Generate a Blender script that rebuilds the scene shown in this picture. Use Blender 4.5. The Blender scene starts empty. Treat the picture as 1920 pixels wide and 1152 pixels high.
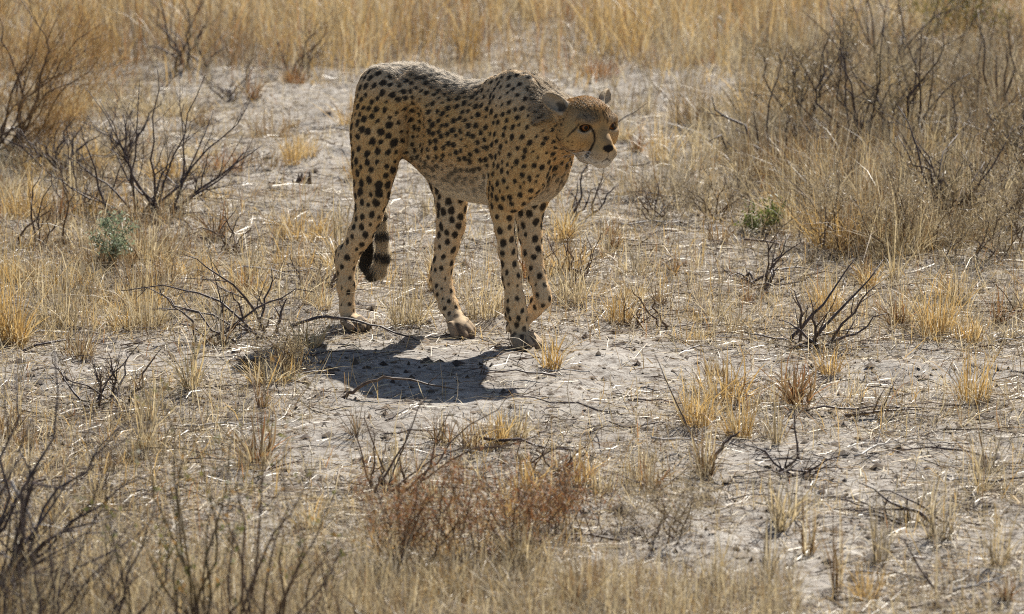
import bpy, math, random
import numpy as np
from mathutils import Vector, Matrix, Euler
from mathutils.kdtree import KDTree

SC = bpy.context.scene
COL = SC.collection
# ------------------------------------------------------------------ camera
CAM_H, CAM_PITCH, LENS = 2.116, 9.5, 153.0
cam_d = bpy.data.cameras.new('camera')
cam = bpy.data.objects.new('camera', cam_d)
COL.objects.link(cam)
cam.location = (0, 0, CAM_H)
cam.rotation_euler = (math.radians(90 - CAM_PITCH), 0, 0)
cam_d.lens = LENS
cam_d.sensor_width = 36
cam_d.clip_start = 0.1
cam_d.clip_end = 3000
cam_d.dof.use_dof = True
cam_d.dof.focus_distance = 11.95
cam_d.dof.aperture_fstop = 6.4
SC.camera = cam
# ------------------------------------------------------------------ sky, sun, exposure
SUN_EL, SUN_AZ = math.radians(42.2), math.radians(25)
world = bpy.data.worlds.new('World')
SC.world = world
world.use_nodes = True
wn = world.node_tree.nodes
sky = wn.new('ShaderNodeTexSky')
sky.sky_type = 'NISHITA'
sky.sun_disc = False
sky.sun_elevation = SUN_EL
sky.sun_rotation = SUN_AZ
sky.dust_density = 1.0
sky.ozone_density = 1.0
world.node_tree.links.new(sky.outputs[0], wn['Background'].inputs['Color'])
wn['Background'].inputs['Strength'].default_value = 0.05
sun_d = bpy.data.lights.new('sun', 'SUN')
sun_d.energy = 5.0
sun_d.angle = math.radians(0.53)
sun_d.color = (1.0, 0.95, 0.86)
sun = bpy.data.objects.new('sun', sun_d)
COL.objects.link(sun)
SUN_DIR = Vector((math.sin(SUN_AZ) * math.cos(SUN_EL), math.cos(SUN_AZ) * math.cos(SUN_EL), math.sin(SUN_EL)))
sun.rotation_euler = SUN_DIR.to_track_quat('Z', 'Y').to_euler()
sun.location = SUN_DIR * 60
vs = SC.view_settings
vs.view_transform = 'Standard'
vs.look = 'None'
vs.gamma = 1
vs.use_curve_mapping = False
vs.exposure = 0.80
SC.render.engine = 'CYCLES'
cy = SC.cycles
cy.use_denoising = False
cy.filter_width = 1.05
cy.max_bounces = 6
cy.diffuse_bounces = 3
cy.transmission_bounces = 4
cy.transparent_max_bounces = 8
cy.caustics_reflective = False
cy.caustics_refractive = False
# ------------------------------------------------------------------ helpers
_cp, _sp = math.cos(math.radians(CAM_PITCH)), math.sin(math.radians(CAM_PITCH))
CAMP = np.array((0, 0, CAM_H))


def ray(px, py):
    """direction of the sight line through a point of the 1920 x 1152 picture"""
    x = (px - 960) / 1920 * 36 / LENS
    y = -(py - 576) / 1920 * 36 / LENS
    return np.array((x, _cp + y * _sp, -_sp + y * _cp))


def ground_at(px, py, z=0.0):
    d = ray(px, py)
    t = (z - CAM_H) / d[2]
    return CAMP + d * t


def px_per_m(dist):
    return 1920 / 36 * LENS / dist


def tag(o, label=None, cat=None, group=None, kind=None):
    if label: o['label'] = label
    if cat: o['category'] = cat
    if group: o['group'] = group
    if kind: o['kind'] = kind
    return o


def mesh_np(name, verts, faces_tri=None, faces_quad=None, col=None, mat=None, smooth=False):
    """mesh from numpy arrays; col = per-vertex colour"""
    me = bpy.data.meshes.new(name)
    verts = np.asarray(verts, dtype=np.float32)
    loops, starts, n = [], [], 0
    if faces_tri is not None and len(faces_tri):
        ft = np.asarray(faces_tri, dtype=np.int32)
        loops.append(ft.ravel()); starts.append(n + 3 * np.arange(len(ft))); n += ft.size
    if faces_quad is not None and len(faces_quad):
        fq = np.asarray(faces_quad, dtype=np.int32)
        loops.append(fq.ravel()); starts.append(n + 4 * np.arange(len(fq))); n += fq.size
    loops = np.concatenate(loops); starts = np.concatenate(starts)
    me.vertices.add(len(verts)); me.vertices.foreach_set('co', verts.ravel())
    me.loops.add(len(loops)); me.loops.foreach_set('vertex_index', loops.astype(np.int32))
    me.polygons.add(len(starts)); me.polygons.foreach_set('loop_start', starts.astype(np.int32))
    if smooth:
        me.polygons.foreach_set('use_smooth', np.ones(len(starts), dtype=bool))
    me.update(calc_edges=True)
    if col is not None:
        c = np.ones((len(verts), 4), dtype=np.float32); c[:, :3] = col
        at = me.color_attributes.new('col', 'FLOAT_COLOR', 'POINT')
        at.data.foreach_set('color', c.ravel())
    if mat: me.materials.append(mat)
    return me


def link(name, data, parent=None):
    o = bpy.data.objects.new(name, data)
    COL.objects.link(o)
    if parent: o.parent = parent
    return o


def new_mat(name):
    m = bpy.data.materials.new(name)
    m.use_nodes = True
    nt = m.node_tree
    for n in list(nt.nodes): nt.nodes.remove(n)
    out = nt.nodes.new('ShaderNodeOutputMaterial')
    return m, nt, out


def N(nt, typ, **kw):
    n = nt.nodes.new('ShaderNode' + typ)
    for k, v in kw.items(): setattr(n, k, v)
    return n


def noise3(p, seed=0):
    """smooth value noise in -1..1 at points p (N,3), unit cell 1"""
    p = np.asarray(p, dtype=np.float64)
    i = np.floor(p).astype(np.int64); f = p - i
    f = f * f * (3 - 2 * f)
    def h(x, y, z):
        n = (x * 374761393 + y * 668265263 + z * 2147483647 + seed * 974634213) & 0x7fffffff
        n = ((n ^ (n >> 13)) * 1274126177) & 0x7fffffff
        n = ((n ^ (n >> 16)) * 668265263) & 0x7fffffff
        return (n & 0xffff) / 32767.5 - 1
    r = 0
    for dx in (0, 1):
        wx = f[:, 0] if dx else 1 - f[:, 0]
        for dy in (0, 1):
            wy = f[:, 1] if dy else 1 - f[:, 1]
            for dz in (0, 1):
                wz = f[:, 2] if dz else 1 - f[:, 2]
                r = r + wx * wy * wz * h(i[:, 0] + dx, i[:, 1] + dy, i[:, 2] + dz)
    return r
# ================================================================== the ground
PAW_W = [np.array(ground_at(*p)[:2]) for p in ((665, 616), (885, 640), (985, 652))]


def to_px(x, y):
    """where ground points fall in the 1920 x 1152 picture; used only to look up what grows where"""
    f = y * _cp + CAM_H * _sp; u = y * _sp - CAM_H * _cp
    k = LENS / 36 * 1920
    return 960 + x / f * k, 576 - u / f * k


# patches of cover: (px, py, rx, ry, how much more or less grows there)
PATCH = [(330, 690, 420, 45, -.58), (900, 700, 420, 60, -.62), (1500, 690, 460, 38, -.52), (560, 270, 150, 130, -.22), (800, 250, 260, 130, -.22),
         (1270, 170, 140, 70, -.35), (620, 840, 190, 60, -.7), (1500, 850, 420, 60, -.5), (1600, 1000, 420, 90, -.55), (1330, 1010, 170, 120, -.4), (880, 780, 260, 40, -.45),
         (470, 1010, 230, 80, -.35), (700, 380, 120, 60, -.2),
         (1100, 530, 420, 70, .35), (400, 490, 330, 110, .55), (80, 520, 200, 130, .6), (1650, 330, 330, 170, .85), (1450, 560, 300, 60, .2), (1750, 600, 200, 60, .3),
         (850, 1030, 230, 90, .5), (150, 1060, 240, 110, .3), (1330, 790, 130, 60, .45), (150, 250, 230, 160, .5), (960, 60, 1200, 60, .7), (1050, 1150, 1100, 40, .4)]


def cover(x, y):
    px, py = to_px(x, y)
    c = .62 + .38 * noise3(np.stack((x * 1.1, y * .8, x * 0), 1), 31) + .25 * noise3(np.stack((x * 3.5, y * 2.4, x * 0), 1), 32)
    for a, b, rx, ry, wgt in PATCH:
        c = c + wgt * np.exp(-((px - a) / rx) ** 2 - ((py - b) / ry) ** 2)
    return np.clip(c, 0, 1.2)


def gz(x, y):
    x = np.atleast_1d(np.asarray(x, float)); y = np.atleast_1d(np.asarray(y, float))
    q = lambda s, k=1.0: np.stack((x * s, y * s * k, np.zeros_like(x)), 1)
    h = .020 * noise3(q(1.3), 41) + .010 * noise3(q(4.1), 42) + .0075 * noise3(q(11), 43) + .0052 * noise3(q(24), 44)
    h = h + .014 * np.clip(noise3(q(6.5), 46) - .35, 0, 1) * 2
    w = np.ones_like(x)
    for p in PAW_W:
        d = np.hypot(x - p[0], (y - p[1]))
        w = w * np.clip((d - .07) / .16, 0, 1)
    edge = np.clip(np.minimum(np.minimum(x + 3.6, 3.6 - x), np.minimum(y - 6.5, 26.5 - y)) / .6, 0, 1)
    return h * w * edge


nx, ny = 361, 741
gx = np.linspace(-3.6, 3.6, nx); gy = np.linspace(6.5, 26.5, ny)
GX, GY = np.meshgrid(gx, gy, indexing='ij')
gv = np.stack((GX.ravel(), GY.ravel(), gz(GX.ravel(), GY.ravel())), 1)
ii = (np.arange(nx - 1)[:, None] * ny + np.arange(ny - 1)[None]).ravel()
gq = np.stack((ii, ii + ny, ii + ny + 1, ii + 1), 1)
# the same sheet goes on, flat, to the horizon
xs, ys = (-1500, -3.6, 3.6, 1500), (-1500, 6.5, 26.5, 1500)
ov = np.array([(x, y, 0) for x in xs for y in ys], float)
oq = [(a * 4 + b, a * 4 + 4 + b, a * 4 + 5 + b, a * 4 + 1 + b) for a in range(3) for b in range(3) if not (a == 1 and b == 1)]
gq = np.concatenate((gq, np.array(oq) + len(gv))); gv = np.concatenate((gv, ov))
cov = cover(gv[:, 0], gv[:, 1])
gc = np.repeat(cov[:, None], 3, 1)
mat_sand, nt, out = new_mat('sand')
_a = N(nt, 'Attribute', attribute_name='col')
_geo = N(nt, 'NewGeometry')
def _noise(scale, det=6, rough=.6):
    n = N(nt, 'TexNoise'); n.inputs['Scale'].default_value = scale; n.inputs['Detail'].default_value = det; n.inputs['Roughness'].default_value = rough
    nt.links.new(_geo.outputs['Position'], n.inputs['Vector']); return n
n1, n2, n3 = _noise(5.0), _noise(34.0, 8, .7), _noise(150.0, 4, .7)
r1 = N(nt, 'ValToRGB'); r1.color_ramp.elements[0].color = (.295, .26, .225, 1); r1.color_ramp.elements[0].position = .3
r1.color_ramp.elements[1].color = (.465, .43, .385, 1); r1.color_ramp.elements[1].position = .7
nt.links.new(n1.outputs[0], r1.inputs[0])
r2 = N(nt, 'ValToRGB'); r2.color_ramp.elements[0].color = (.36, .31, .27, 1); r2.color_ramp.elements[0].position = .38
r2.color_ramp.elements[1].color = (1, 1, 1, 1); r2.color_ramp.elements[1].position = .52
nt.links.new(n2.outputs[0], r2.inputs[0])
mx = N(nt, 'MixRGB', blend_type='MULTIPLY'); mx.inputs[0].default_value = 1
nt.links.new(r1.outputs[0], mx.inputs[1]); nt.links.new(r2.outputs[0], mx.inputs[2])
# fine plant crumbs where more grows
r3 = N(nt, 'ValToRGB'); r3.color_ramp.elements[0].position = .46; r3.color_ramp.elements[1].position = .64
nt.links.new(n3.outputs[0], r3.inputs[0])
m3 = N(nt, 'Math', operation='MULTIPLY', use_clamp=True); nt.links.new(r3.outputs[0], m3.inputs[0]); nt.links.new(_a.outputs['Fac'], m3.inputs[1])
mx2 = N(nt, 'MixRGB'); mx2.inputs[2].default_value = (.20, .155, .105, 1)
nt.links.new(m3.outputs[0], mx2.inputs[0]); nt.links.new(mx.outputs[0], mx2.inputs[1])
_bs = N(nt, 'BsdfPrincipled'); _bs.inputs['Roughness'].default_value = .85; _bs.inputs['Specular IOR Level'].default_value = .25
bp = N(nt, 'Bump'); bp.inputs['Strength'].default_value = .8; bp.inputs['Distance'].default_value = .008
nt.links.new(n3.outputs[0], bp.inputs['Height']); nt.links.new(bp.outputs[0], _bs.inputs['Normal'])
nt.links.new(mx2.outputs[0], _bs.inputs['Base Color']); nt.links.new(_bs.outputs[0], out.inputs[0])
ground = link('ground', mesh_np('ground', gv, faces_quad=gq, col=gc, mat=mat_sand, smooth=True))
tag(ground, kind='structure')
# ================================================================== the cheetah
CH_O = ground_at(888, 639)
CH_A = np.array((math.cos(math.radians(42)), -math.sin(math.radians(42)), 0.0))   # forward
CH_L = np.array((-CH_A[1], CH_A[0], 0.0))                                         # its left
CH_S = 0.0


def F(px, py, w):
    """point (s, w, z) of the animal's own frame seen at px, py on the upright plane w"""
    d = ray(px, py)
    o = CAMP - CH_O
    t = (w - o @ CH_L) / (d @ CH_L)
    q = o + d * t
    return np.array((q @ CH_A, w, q[2]))


def to_world(p):
    p = np.atleast_2d(p)
    return CH_O + p[:, :1] * CH_A + p[:, 1:2] * CH_L + p[:, 2:3] * np.array((0, 0, 1.0))


PX = 1 / 670.0
# ---- head frame (millimetres: x to its left, y forward, z up, origin between the eyes)
HY, HP, HR = math.radians(29), math.radians(6), math.radians(0)
_hx = np.array((math.cos(HY), math.sin(HY), 0)); _hy = np.array((math.sin(HY), -math.cos(HY), 0)); _hz = np.array((0, 0, 1.0))
_hy, _hz = _hy * math.cos(HP) - _hz * math.sin(HP), _hz * math.cos(HP) + _hy * math.sin(HP)
_hx, _hz = _hx * math.cos(HR) + _hz * math.sin(HR), _hz * math.cos(HR) - _hx * math.sin(HR)
_B = np.stack((CH_A, CH_L, np.array((0, 0, 1.0))))
HEAD_M = np.stack((_B @ _hx, _B @ _hy, _B @ _hz), axis=1)          # head -> animal frame
HEAD_C = F(1120, 236.5, -0.045)
HS = 1.07 / 1000.0


def head_pt(x, y, z):
    return HEAD_C + HEAD_M @ (np.array((x, y, z)) * HS)


def to_head(P):
    return (P - HEAD_C) @ HEAD_M / HS


def smin(a, b, k):
    h = np.maximum(k - np.abs(a - b), 0) / k
    return np.minimum(a, b) - h * h * k * 0.25


def smax(a, b, k):
    return -smin(-a, -b, k)


class Prim:
    def __init__(s, kind, k=0.02, **kw):
        s.kind, s.k = kind, k
        s.__dict__.update(kw)

    def box(s):
        if s.kind == 'seg':
            lo = np.minimum(s.a - s.ra, s.b - s.rb); hi = np.maximum(s.a + s.ra, s.b + s.rb)
        else:
            r = max(s.r); lo = s.c - r; hi = s.c + r
        return lo, hi

    def ev(s, P):
        if s.kind == 'seg':
            sc = np.array((1, 1 / s.kw, 1))
            a, b, p = s.a * sc, s.b * sc, P * sc
            ab = b - a
            t = np.clip(((p - a) @ ab) / max(ab @ ab, 1e-9), 0, 1)
            return np.linalg.norm(p - a - t[:, None] * ab, axis=1) - (s.ra + (s.rb - s.ra) * t)
        q = (P - s.c) @ s.M
        k0 = np.linalg.norm(q / s.r, axis=1); k1 = np.linalg.norm(q / (s.r ** 2), axis=1)
        return k0 * (k0 - 1) / np.maximum(k1, 1e-9)


def chain(nodes, kw=1.0, k=0.02):
    """nodes (px, py, w, half width in px) -> tapered segments; kw = flattening across the body"""
    out = []
    pts = []
    for n in nodes:
        px, py, w, r = n[:4]
        kk = n[4] if len(n) > 4 else kw
        c = F(px, py, w)
        pts.append((c, max(r - 2.5, 3) * PX / math.sqrt(.552 + .448 * kk * kk), kk))
    for (a, ra, ka), (b, rb, kb) in zip(pts, pts[1:]):
        out.append(Prim('seg', k=k, a=a, b=b, ra=ra, rb=rb, kw=(ka + kb) / 2))
    return out


def ell(c, r, M=None, k=0.02, neg=False):
    return Prim('ell', k=k, c=np.asarray(c, float), r=np.asarray(r, float), M=np.eye(3) if M is None else M, neg=neg)


def hell(c, r, k=0.012, M=None, neg=False):
    """ellipsoid in head millimetres"""
    return ell(head_pt(*c), np.array(r) * HS, HEAD_M if M is None else HEAD_M @ M, k, neg)


def hseg(a, ra, b, rb, k=0.012):
    return Prim('seg', k=k, a=head_pt(*a), b=head_pt(*b), ra=ra * HS, rb=rb * HS, kw=1.0)


PAW_TIPS = []
PAW_FRAMES = []


def paw(base, fwd, up, scale=1.0, k=0.012, toe_drop=0.0):
    """toes and pad; base = point under the ankle at sole level"""
    fwd = fwd / np.linalg.norm(fwd); up = up - (up @ fwd) * fwd; up /= np.linalg.norm(up)
    lat = np.cross(up, fwd)
    M = np.stack((fwd, lat, up), axis=1)
    P = lambda f, l, u: base + (fwd * f + lat * l + up * u) * scale
    PAW_FRAMES.append((base, M, scale))
    ps = [ell(P(.020, 0, .026), np.array((.042, .029, .022)) * scale, M, k)]
    for l, f, r in ((-.033, .044, .0130), (-.0125, .062, .0145), (.0125, .062, .0145), (.033, .044, .0130)):
        ps.append(Prim('seg', k=.0015, a=P(f - .030, l * .85, .034), b=P(f, l, r + .002 - toe_drop), ra=r * .88 * scale, rb=r * scale, kw=1.0))
        PAW_TIPS.append((P(f + r * .80, l, r * 1.15 - toe_drop), fwd * .8 - up * .45))
    return ps


# ---- torso profile along s: top z, bottom z, half width
_T = np.array([
    (-.420, .640, .585, .030), (-.400, .685, .545, .055), (-.370, .722, .515, .078), (-.320, .750, .505, .090), (-.260, .768, .500, .092),
    (-.200, .772, .470, .086), (-.140, .760, .430, .089), (-.080, .747, .400, .096), (-.010, .740, .392, .103), (.060, .742, .390, .106),
    (.130, .752, .388, .102), (.180, .755, .392, .094), (.230, .738, .405, .086), (.280, .705, .430, .077), (.305, .660, .470, .062), (.328, .60, .520, .030)])
TOR = []


class Torso(Prim):
    def __init__(s): s.kind = 'torso'; s.k = .02
    def box(s): return np.array((-.46, -.13, .34)), np.array((.43, .13, .80))
    def ev(s, P):
        S = P[:, 0]
        top = np.interp(S, _T[:, 0], _T[:, 1]) - .004; bot = np.interp(S, _T[:, 0], _T[:, 2]) + .004
        hw = np.interp(S, _T[:, 0], _T[:, 3])
        zc, hh = (top + bot) / 2, (top - bot) / 2
        v = (P[:, 2] - zc) / hh
        ww = hw * (1 - .16 * np.clip(v, 0, 1) ** 1.5 - .10 * np.clip(-v, 0, 1))
        r = (np.abs(P[:, 1] / ww) ** 2.2 + np.abs(v) ** 2.2) ** (1 / 2.2)
        d = (r - 1) * np.minimum(ww, hh)
        e = np.maximum(np.maximum(_T[0, 0] - S, S - _T[-1, 0]), 0)
        return np.maximum(d, e - 1e-3)


GROUPS = {}
GROUPS['torso'] = [Torso(),
    ell(F(716, 150, -.050), (.050, .026, .032), k=.05),             # hip bone
    ell(F(716, 150, -.050) * np.array((1, -1, 1)), (.050, .026, .032), k=.05),
    ell((.272, 0, .525), (.048, .062, .078), k=.04),
    ell((-.185, -.128, .585), (.060, .045, .085), k=.05, neg=True), ell((-.185, .128, .585), (.060, .045, .085), k=.05, neg=True),                 # breast
]
GROUPS['neck'] = chain([(952, 208, 0, 48), (990, 210, -.005, 49), (1022, 222, -.012, 48), (1050, 234, -.025, 46), (1070, 243, -.034, 43)], kw=.86, k=.03) + \
    chain([(1020, 300, -.005, 34), (1042, 262, -.02, 30)], kw=.9, k=.04)
# near (right) hind leg
GROUPS['hind_r'] = chain([(712, 190, -.072, 48, .50), (703, 255, -.082, 48, .50), (701, 310, -.088, 44, .55), (697, 360, -.094, 35, .62), (692, 398, -.098, 28, .7)], k=.02) + \
    chain([(692, 398, -.098, 29, .75), (676, 440, -.102, 24.5, .8), (654, 478, -.105, 21), (648, 495, -.106, 20), (649, 535, -.108, 18.5), (651, 580, -.110, 16), (654, 606, -.112, 14)], k=.015) + \
    chain([(640, 470, -.104, 12), (634, 488, -.105, 9)], k=.02) + \
    paw(F(652, 621, -.112) * np.array((1, 1, 0)) + np.array((0, 0, .0)), np.array((1, .05, 0.)), np.array((0, 0, 1.)))
# far (left) hind leg
_lh_f = F(900, 636, .02) - F(860, 604, .03)
GROUPS['hind_l'] = chain([(790, 205, .070, 46, .5), (812, 265, .075, 46, .5), (838, 330, .070, 38, .6), (846, 380, .062, 31, .7)], k=.02) + \
    chain([(846, 380, .062, 32, .75), (846, 420, .058, 28.5, .8), (838, 460, .054, 24, .85), (832, 492, .05, 20.5), (828, 520, .048, 20.5), (832, 545, .044, 20), (842, 575, .04, 19.5), (855, 600, .034, 17.5), (862, 611, .030, 16)], k=.015) + \
    chain([(820, 500, .049, 12), (813, 526, .048, 9.5)], k=.02) + \
    paw(F(851, 620, .026), _lh_f * np.array((1, 1, .85)), np.array((.55, -.2, .9)), scale=.96)
# near (right) fore leg
GROUPS['fore_r'] = chain([(928, 164, -.048, 15, .6), (984, 158, -.050, 17, .6)], k=.045) + chain([(958, 158, -.052, 22, .6), (962, 205, -.070, 38, .42), (975, 262, -.080, 50, .42), (978, 312, -.078, 46, .50), (958, 350, -.074, 38, .55), (944, 380, -.068, 28, .7)], k=.03) + \
    chain([(944, 372, -.068, 29, .72), (943, 400, -.062, 23, .8), (946, 430, -.055, 19.5), (952, 470, -.045, 18.5), (959, 520, -.033, 18.5), (966, 565, -.024, 19.5), (970, 590, -.018, 19.5), (974, 618, -.010, 17.5), (976, 634, -.007, 16)], k=.015) + \
    chain([(956, 575, -.028, 12), (951, 595, -.024, 8)], k=.015) + \
    paw(F(974, 648, -.006) * np.array((1, 1, 0)), np.array((1, -.22, 0.)), np.array((0, 0, 1.)), scale=1.06)
# far (left) fore leg
GROUPS['fore_l'] = chain([(1005, 190, .055, 30, .5), (1018, 270, .072, 40, .5), (1018, 322, .074, 37, .55), (1002, 365, .074, 31, .65)], k=.03) + \
    chain([(1000, 365, .074, 30, .7), (992, 402, .072, 27.5, .75), (994, 440, .070, 23.5, .85), (999, 475, .068, 20.5), (1007, 520, .064, 18), (1016, 548, .062, 17), (1019, 563, .060, 16), (1004, 581, .058, 14), (990, 598, .054, 13)], k=.013) + \
    chain([(1000, 560, .06, 9), (1001, 575, .058, 8)], k=.012) + \
    paw(F(991, 596, .054), F(966, 618, .040) - F(993, 592, .056), np.array((.6, .0, .6)), scale=.92)
# tail
TAIL = [(698, 185, .0, 15), (692, 225, .03, 14), (692, 290, .06, 13), (703, 350, .085, 12.5), (713, 400, .10, 12.5), (716, 445, .10, 12.5), (717, 482, .10, 14), (711, 506, .098, 15), (700, 512, .095, 14.5), (690, 500, .092, 14), (687, 476, .090, 13), (692, 452, .088, 8)]
GROUPS['tail'] = chain(TAIL, k=.01)
GROUPS['head'] = [
    hell((0, -60, 6), (64, 72, 57)), hell((0, -14, 14), (47, 36, 37), k=.02), hell((44, -42, -36), (33, 44, 36), k=.03), hell((-44, -42, -36), (33, 44, 36), k=.03),
    hell((46, -14, -16), (20, 28, 20), k=.02), hell((-46, -14, -16), (20, 28, 20), k=.02),
    hseg((0, 4, -6), 24, (0, 46, -33), 16.5, k=.016), hell((0, 22, -54), (31, 36, 29), k=.016),
    hell((16, 38, -60), (19, 24, 19), k=.012), hell((-16, 38, -60), (19, 24, 19), k=.012),
    hell((0, 31, -84), (20, 19, 14), k=.022), hseg((0, -36, -72), 34, (0, 24, -80), 17, k=.024),
    hseg((19, 17, 15), 10, (47, -3, 15), 12.5, k=.012), hseg((-19, 17, 15), 10, (-47, -3, 15), 12.5, k=.012),
    hell((0, 57, -43), (15, 9.5, 9), k=.006),
]


def ear(sgn):
    """a cupped ear: a shell with its opening turned outward and forward"""
    up = np.array((sgn * .68, -.62, .46)); up /= np.linalg.norm(up)
    op = np.array((sgn * .60, .80, .25)); op -= (op @ up) * up; op /= np.linalg.norm(op)
    la = np.cross(up, op)
    M = np.stack((la, op, up), axis=1)
    base = np.array((sgn * 56, -74, 32.0))
    tipc = base + up * 25
    return (hell(tipc, (24, 15, 41), M=M, k=.010), hell(tipc + op * 10 + up * 7, (17, 16, 34), M=M, k=.006, neg=True))


EARS = [ear(-1), ear(1)]
GROUPS['ear_r'] = [EARS[0][0], EARS[0][1]]
GROUPS['ear_l'] = [EARS[1][0], EARS[1][1]]


def group_ev(prims, P):
    d = None
    for p in prims:
        v = p.ev(P)
        if d is None: d = v
        elif getattr(p, 'neg', False): d = smax(d, -v, p.k)
        else: d = smin(d, v, p.k)
    return d


# eyes: find the surface of the head along the line of sight of each eye
EYES = []
EYE_R = 12.5
for sg in (-1, 1):
    gaze = np.array((sg * .30, .95, -.06)); gaze /= np.linalg.norm(gaze)
    ys = np.arange(60, -30, -.5)
    start = np.array((sg * 37.5, 0, 0.0))
    L = start + gaze[None] * ys[:, None]
    v = group_ev(GROUPS['head'], HEAD_C + (HEAD_M @ (L.T * HS)).T)
    hit = L[np.argmax(v < 0)]
    c = hit - gaze * (EYE_R + .8)
    up = np.array((0, .06, 1.0)) - gaze * (gaze @ np.array((0, .06, 1.0))); up /= np.linalg.norm(up)
    la = np.cross(gaze, up)
    tilt = sg * -.16
    la, up = la * math.cos(tilt) + up * math.sin(tilt), up * math.cos(tilt) - la * math.sin(tilt)
    EYES.append((c, gaze, hit, up, la))
    GROUPS['head'].append(hell(hit - gaze * 2, (18, 10, 9.6), M=np.stack((la, gaze, up), axis=1), k=.004, neg=True))

def face_px(px, py):
    """point of the head's surface on a sight line, in head millimetres"""
    o = _B @ (CAMP - CH_O); d = _B @ ray(px, py); d /= np.linalg.norm(d)
    ts = np.arange(11.0, 12.4, .001)
    L = o + ts[:, None] * d
    v = group_ev(GROUPS['head'], L)
    i = np.argmax(v < 0) if (v < 0).any() else np.argmin(v)
    return to_head(L[i:i + 1])[0]


TEAR = [face_px(*p) for p in ((1109, 239), (1113, 248), (1115.5, 259), (1113, 270), (1108.5, 280), (1103, 288), (1099, 294))]
CHEEK = [face_px(*p) for p in ((1086, 234), (1075, 246), (1064, 257))]
MOUTH = [face_px(*p) for p in ((1139, 297), (1131, 302), (1117, 305), (1104, 299))]
MIR = np.array((-1, 1, 1.0))

# ---- sample on a grid, mesh it with surface nets
VOX = 0.0040
G0 = np.array((-.52, -.24, -.012)); GN = np.array([int(x / VOX) for x in (1.18, .46, .87)])
_far = np.float32(.07)


def field(prims):
    f = np.full(GN, _far, dtype=np.float32)
    for p in prims:
        lo, hi = p.box()
        i0 = np.clip(np.floor((lo - .055 - G0) / VOX).astype(int), 0, GN - 1); i1 = np.clip(np.ceil((hi + .055 - G0) / VOX).astype(int) + 1, 1, GN)
        ax = [G0[a] + VOX * np.arange(i0[a], i1[a]) for a in range(3)]
        g = np.stack(np.meshgrid(*ax, indexing='ij'), axis=-1).reshape(-1, 3)
        v = p.ev(g).astype(np.float32).reshape(i1 - i0)
        sl = tuple(slice(a, b) for a, b in zip(i0, i1))
        if getattr(p, 'neg', False): f[sl] = smax(f[sl], -v, p.k)
        else: f[sl] = smin(f[sl], v, p.k)
    return f


_zz = (G0[2] + VOX * np.arange(GN[2]))[None, None, :].astype(np.float32)
_kz = np.clip((_zz - .36) / .10, 0, 1) * .040 + .002                 # limbs melt into the trunk only high up
body_f = field(GROUPS['torso'])
body_f = smin(body_f, field(GROUPS['neck']), np.float32(.06))
for g in ('hind_r', 'hind_l', 'fore_r', 'fore_l'):
    body_f = smin(body_f, field(GROUPS[g]), _kz)
body_f = smin(body_f, field(GROUPS['tail']), np.clip((_zz - .56) / .05, 0, 1) * .02 + .001)
hd = field(GROUPS['head'])
hd = smin(hd, field(GROUPS['ear_r']), np.float32(.010)); hd = smin(hd, field(GROUPS['ear_l']), np.float32(.010))
body_f = smin(body_f, hd, np.float32(.022))


def surface_nets(Fv, org, h):
    S = Fv < 0
    c = [S[i:S.shape[0] - 1 + i, j:S.shape[1] - 1 + j, k:S.shape[2] - 1 + k] for i in (0, 1) for j in (0, 1) for k in (0, 1)]
    anyv = c[0].copy(); allv = c[0].copy()
    for q in c[1:]: anyv |= q; allv &= q
    act = anyv & ~allv
    ids = np.argwhere(act)
    num = np.full(act.shape, -1, dtype=np.int32); num[act] = np.arange(len(ids))
    corners = [(i, j, k) for i in (0, 1) for j in (0, 1) for k in (0, 1)]
    val = np.stack([Fv[ids[:, 0] + i, ids[:, 1] + j, ids[:, 2] + k] for i, j, k in corners], axis=1)
    acc = np.zeros((len(ids), 3)); cnt = np.zeros(len(ids))
    for a in range(8):
        for b in range(a + 1, 8):
            if sum(x != y for x, y in zip(corners[a], corners[b])) != 1: continue
            m = (val[:, a] < 0) != (val[:, b] < 0)
            t = val[m, a] / (val[m, a] - val[m, b])
            ca, cb = np.array(corners[a], float), np.array(corners[b], float)
            acc[m] += ca + t[:, None] * (cb - ca); cnt[m] += 1
    V = org + h * (ids + acc / cnt[:, None])
    quads = []
    for ax in range(3):
        o1, o2 = [a for a in range(3) if a != ax]
        s0 = [slice(None)] * 3; s1 = [slice(None)] * 3
        s0[ax] = slice(0, -1); s1[ax] = slice(1, None)
        A, Bv = S[tuple(s0)], S[tuple(s1)]
        e = np.argwhere(A != Bv)
        e = e[(e[:, o1] > 0) & (e[:, o2] > 0) & (e[:, o1] < S.shape[o1] - 1) & (e[:, o2] < S.shape[o2] - 1)]
        def cell(d1, d2):
            q = e.copy(); q[:, o1] -= d1; q[:, o2] -= d2
            return num[q[:, 0], q[:, 1], q[:, 2]]
        q = np.stack((cell(1, 1), cell(0, 1), cell(0, 0), cell(1, 0)), axis=1)
        inside_first = A[e[:, 0], e[:, 1], e[:, 2]]
        flip = inside_first if ax == 1 else ~inside_first
        q[flip] = q[flip][:, ::-1]
        quads.append(q)
    return V, np.concatenate(quads)


CV, CQ = surface_nets(body_f, G0, VOX)
del body_f, hd


def normals_of(V, Q):
    n = np.cross(V[Q[:, 2]] - V[Q[:, 0]], V[Q[:, 3]] - V[Q[:, 1]])
    vn = np.zeros_like(V)
    for i in range(4): np.add.at(vn, Q[:, i], n)
    return vn / np.maximum(np.linalg.norm(vn, axis=1, keepdims=True), 1e-12), n


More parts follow.
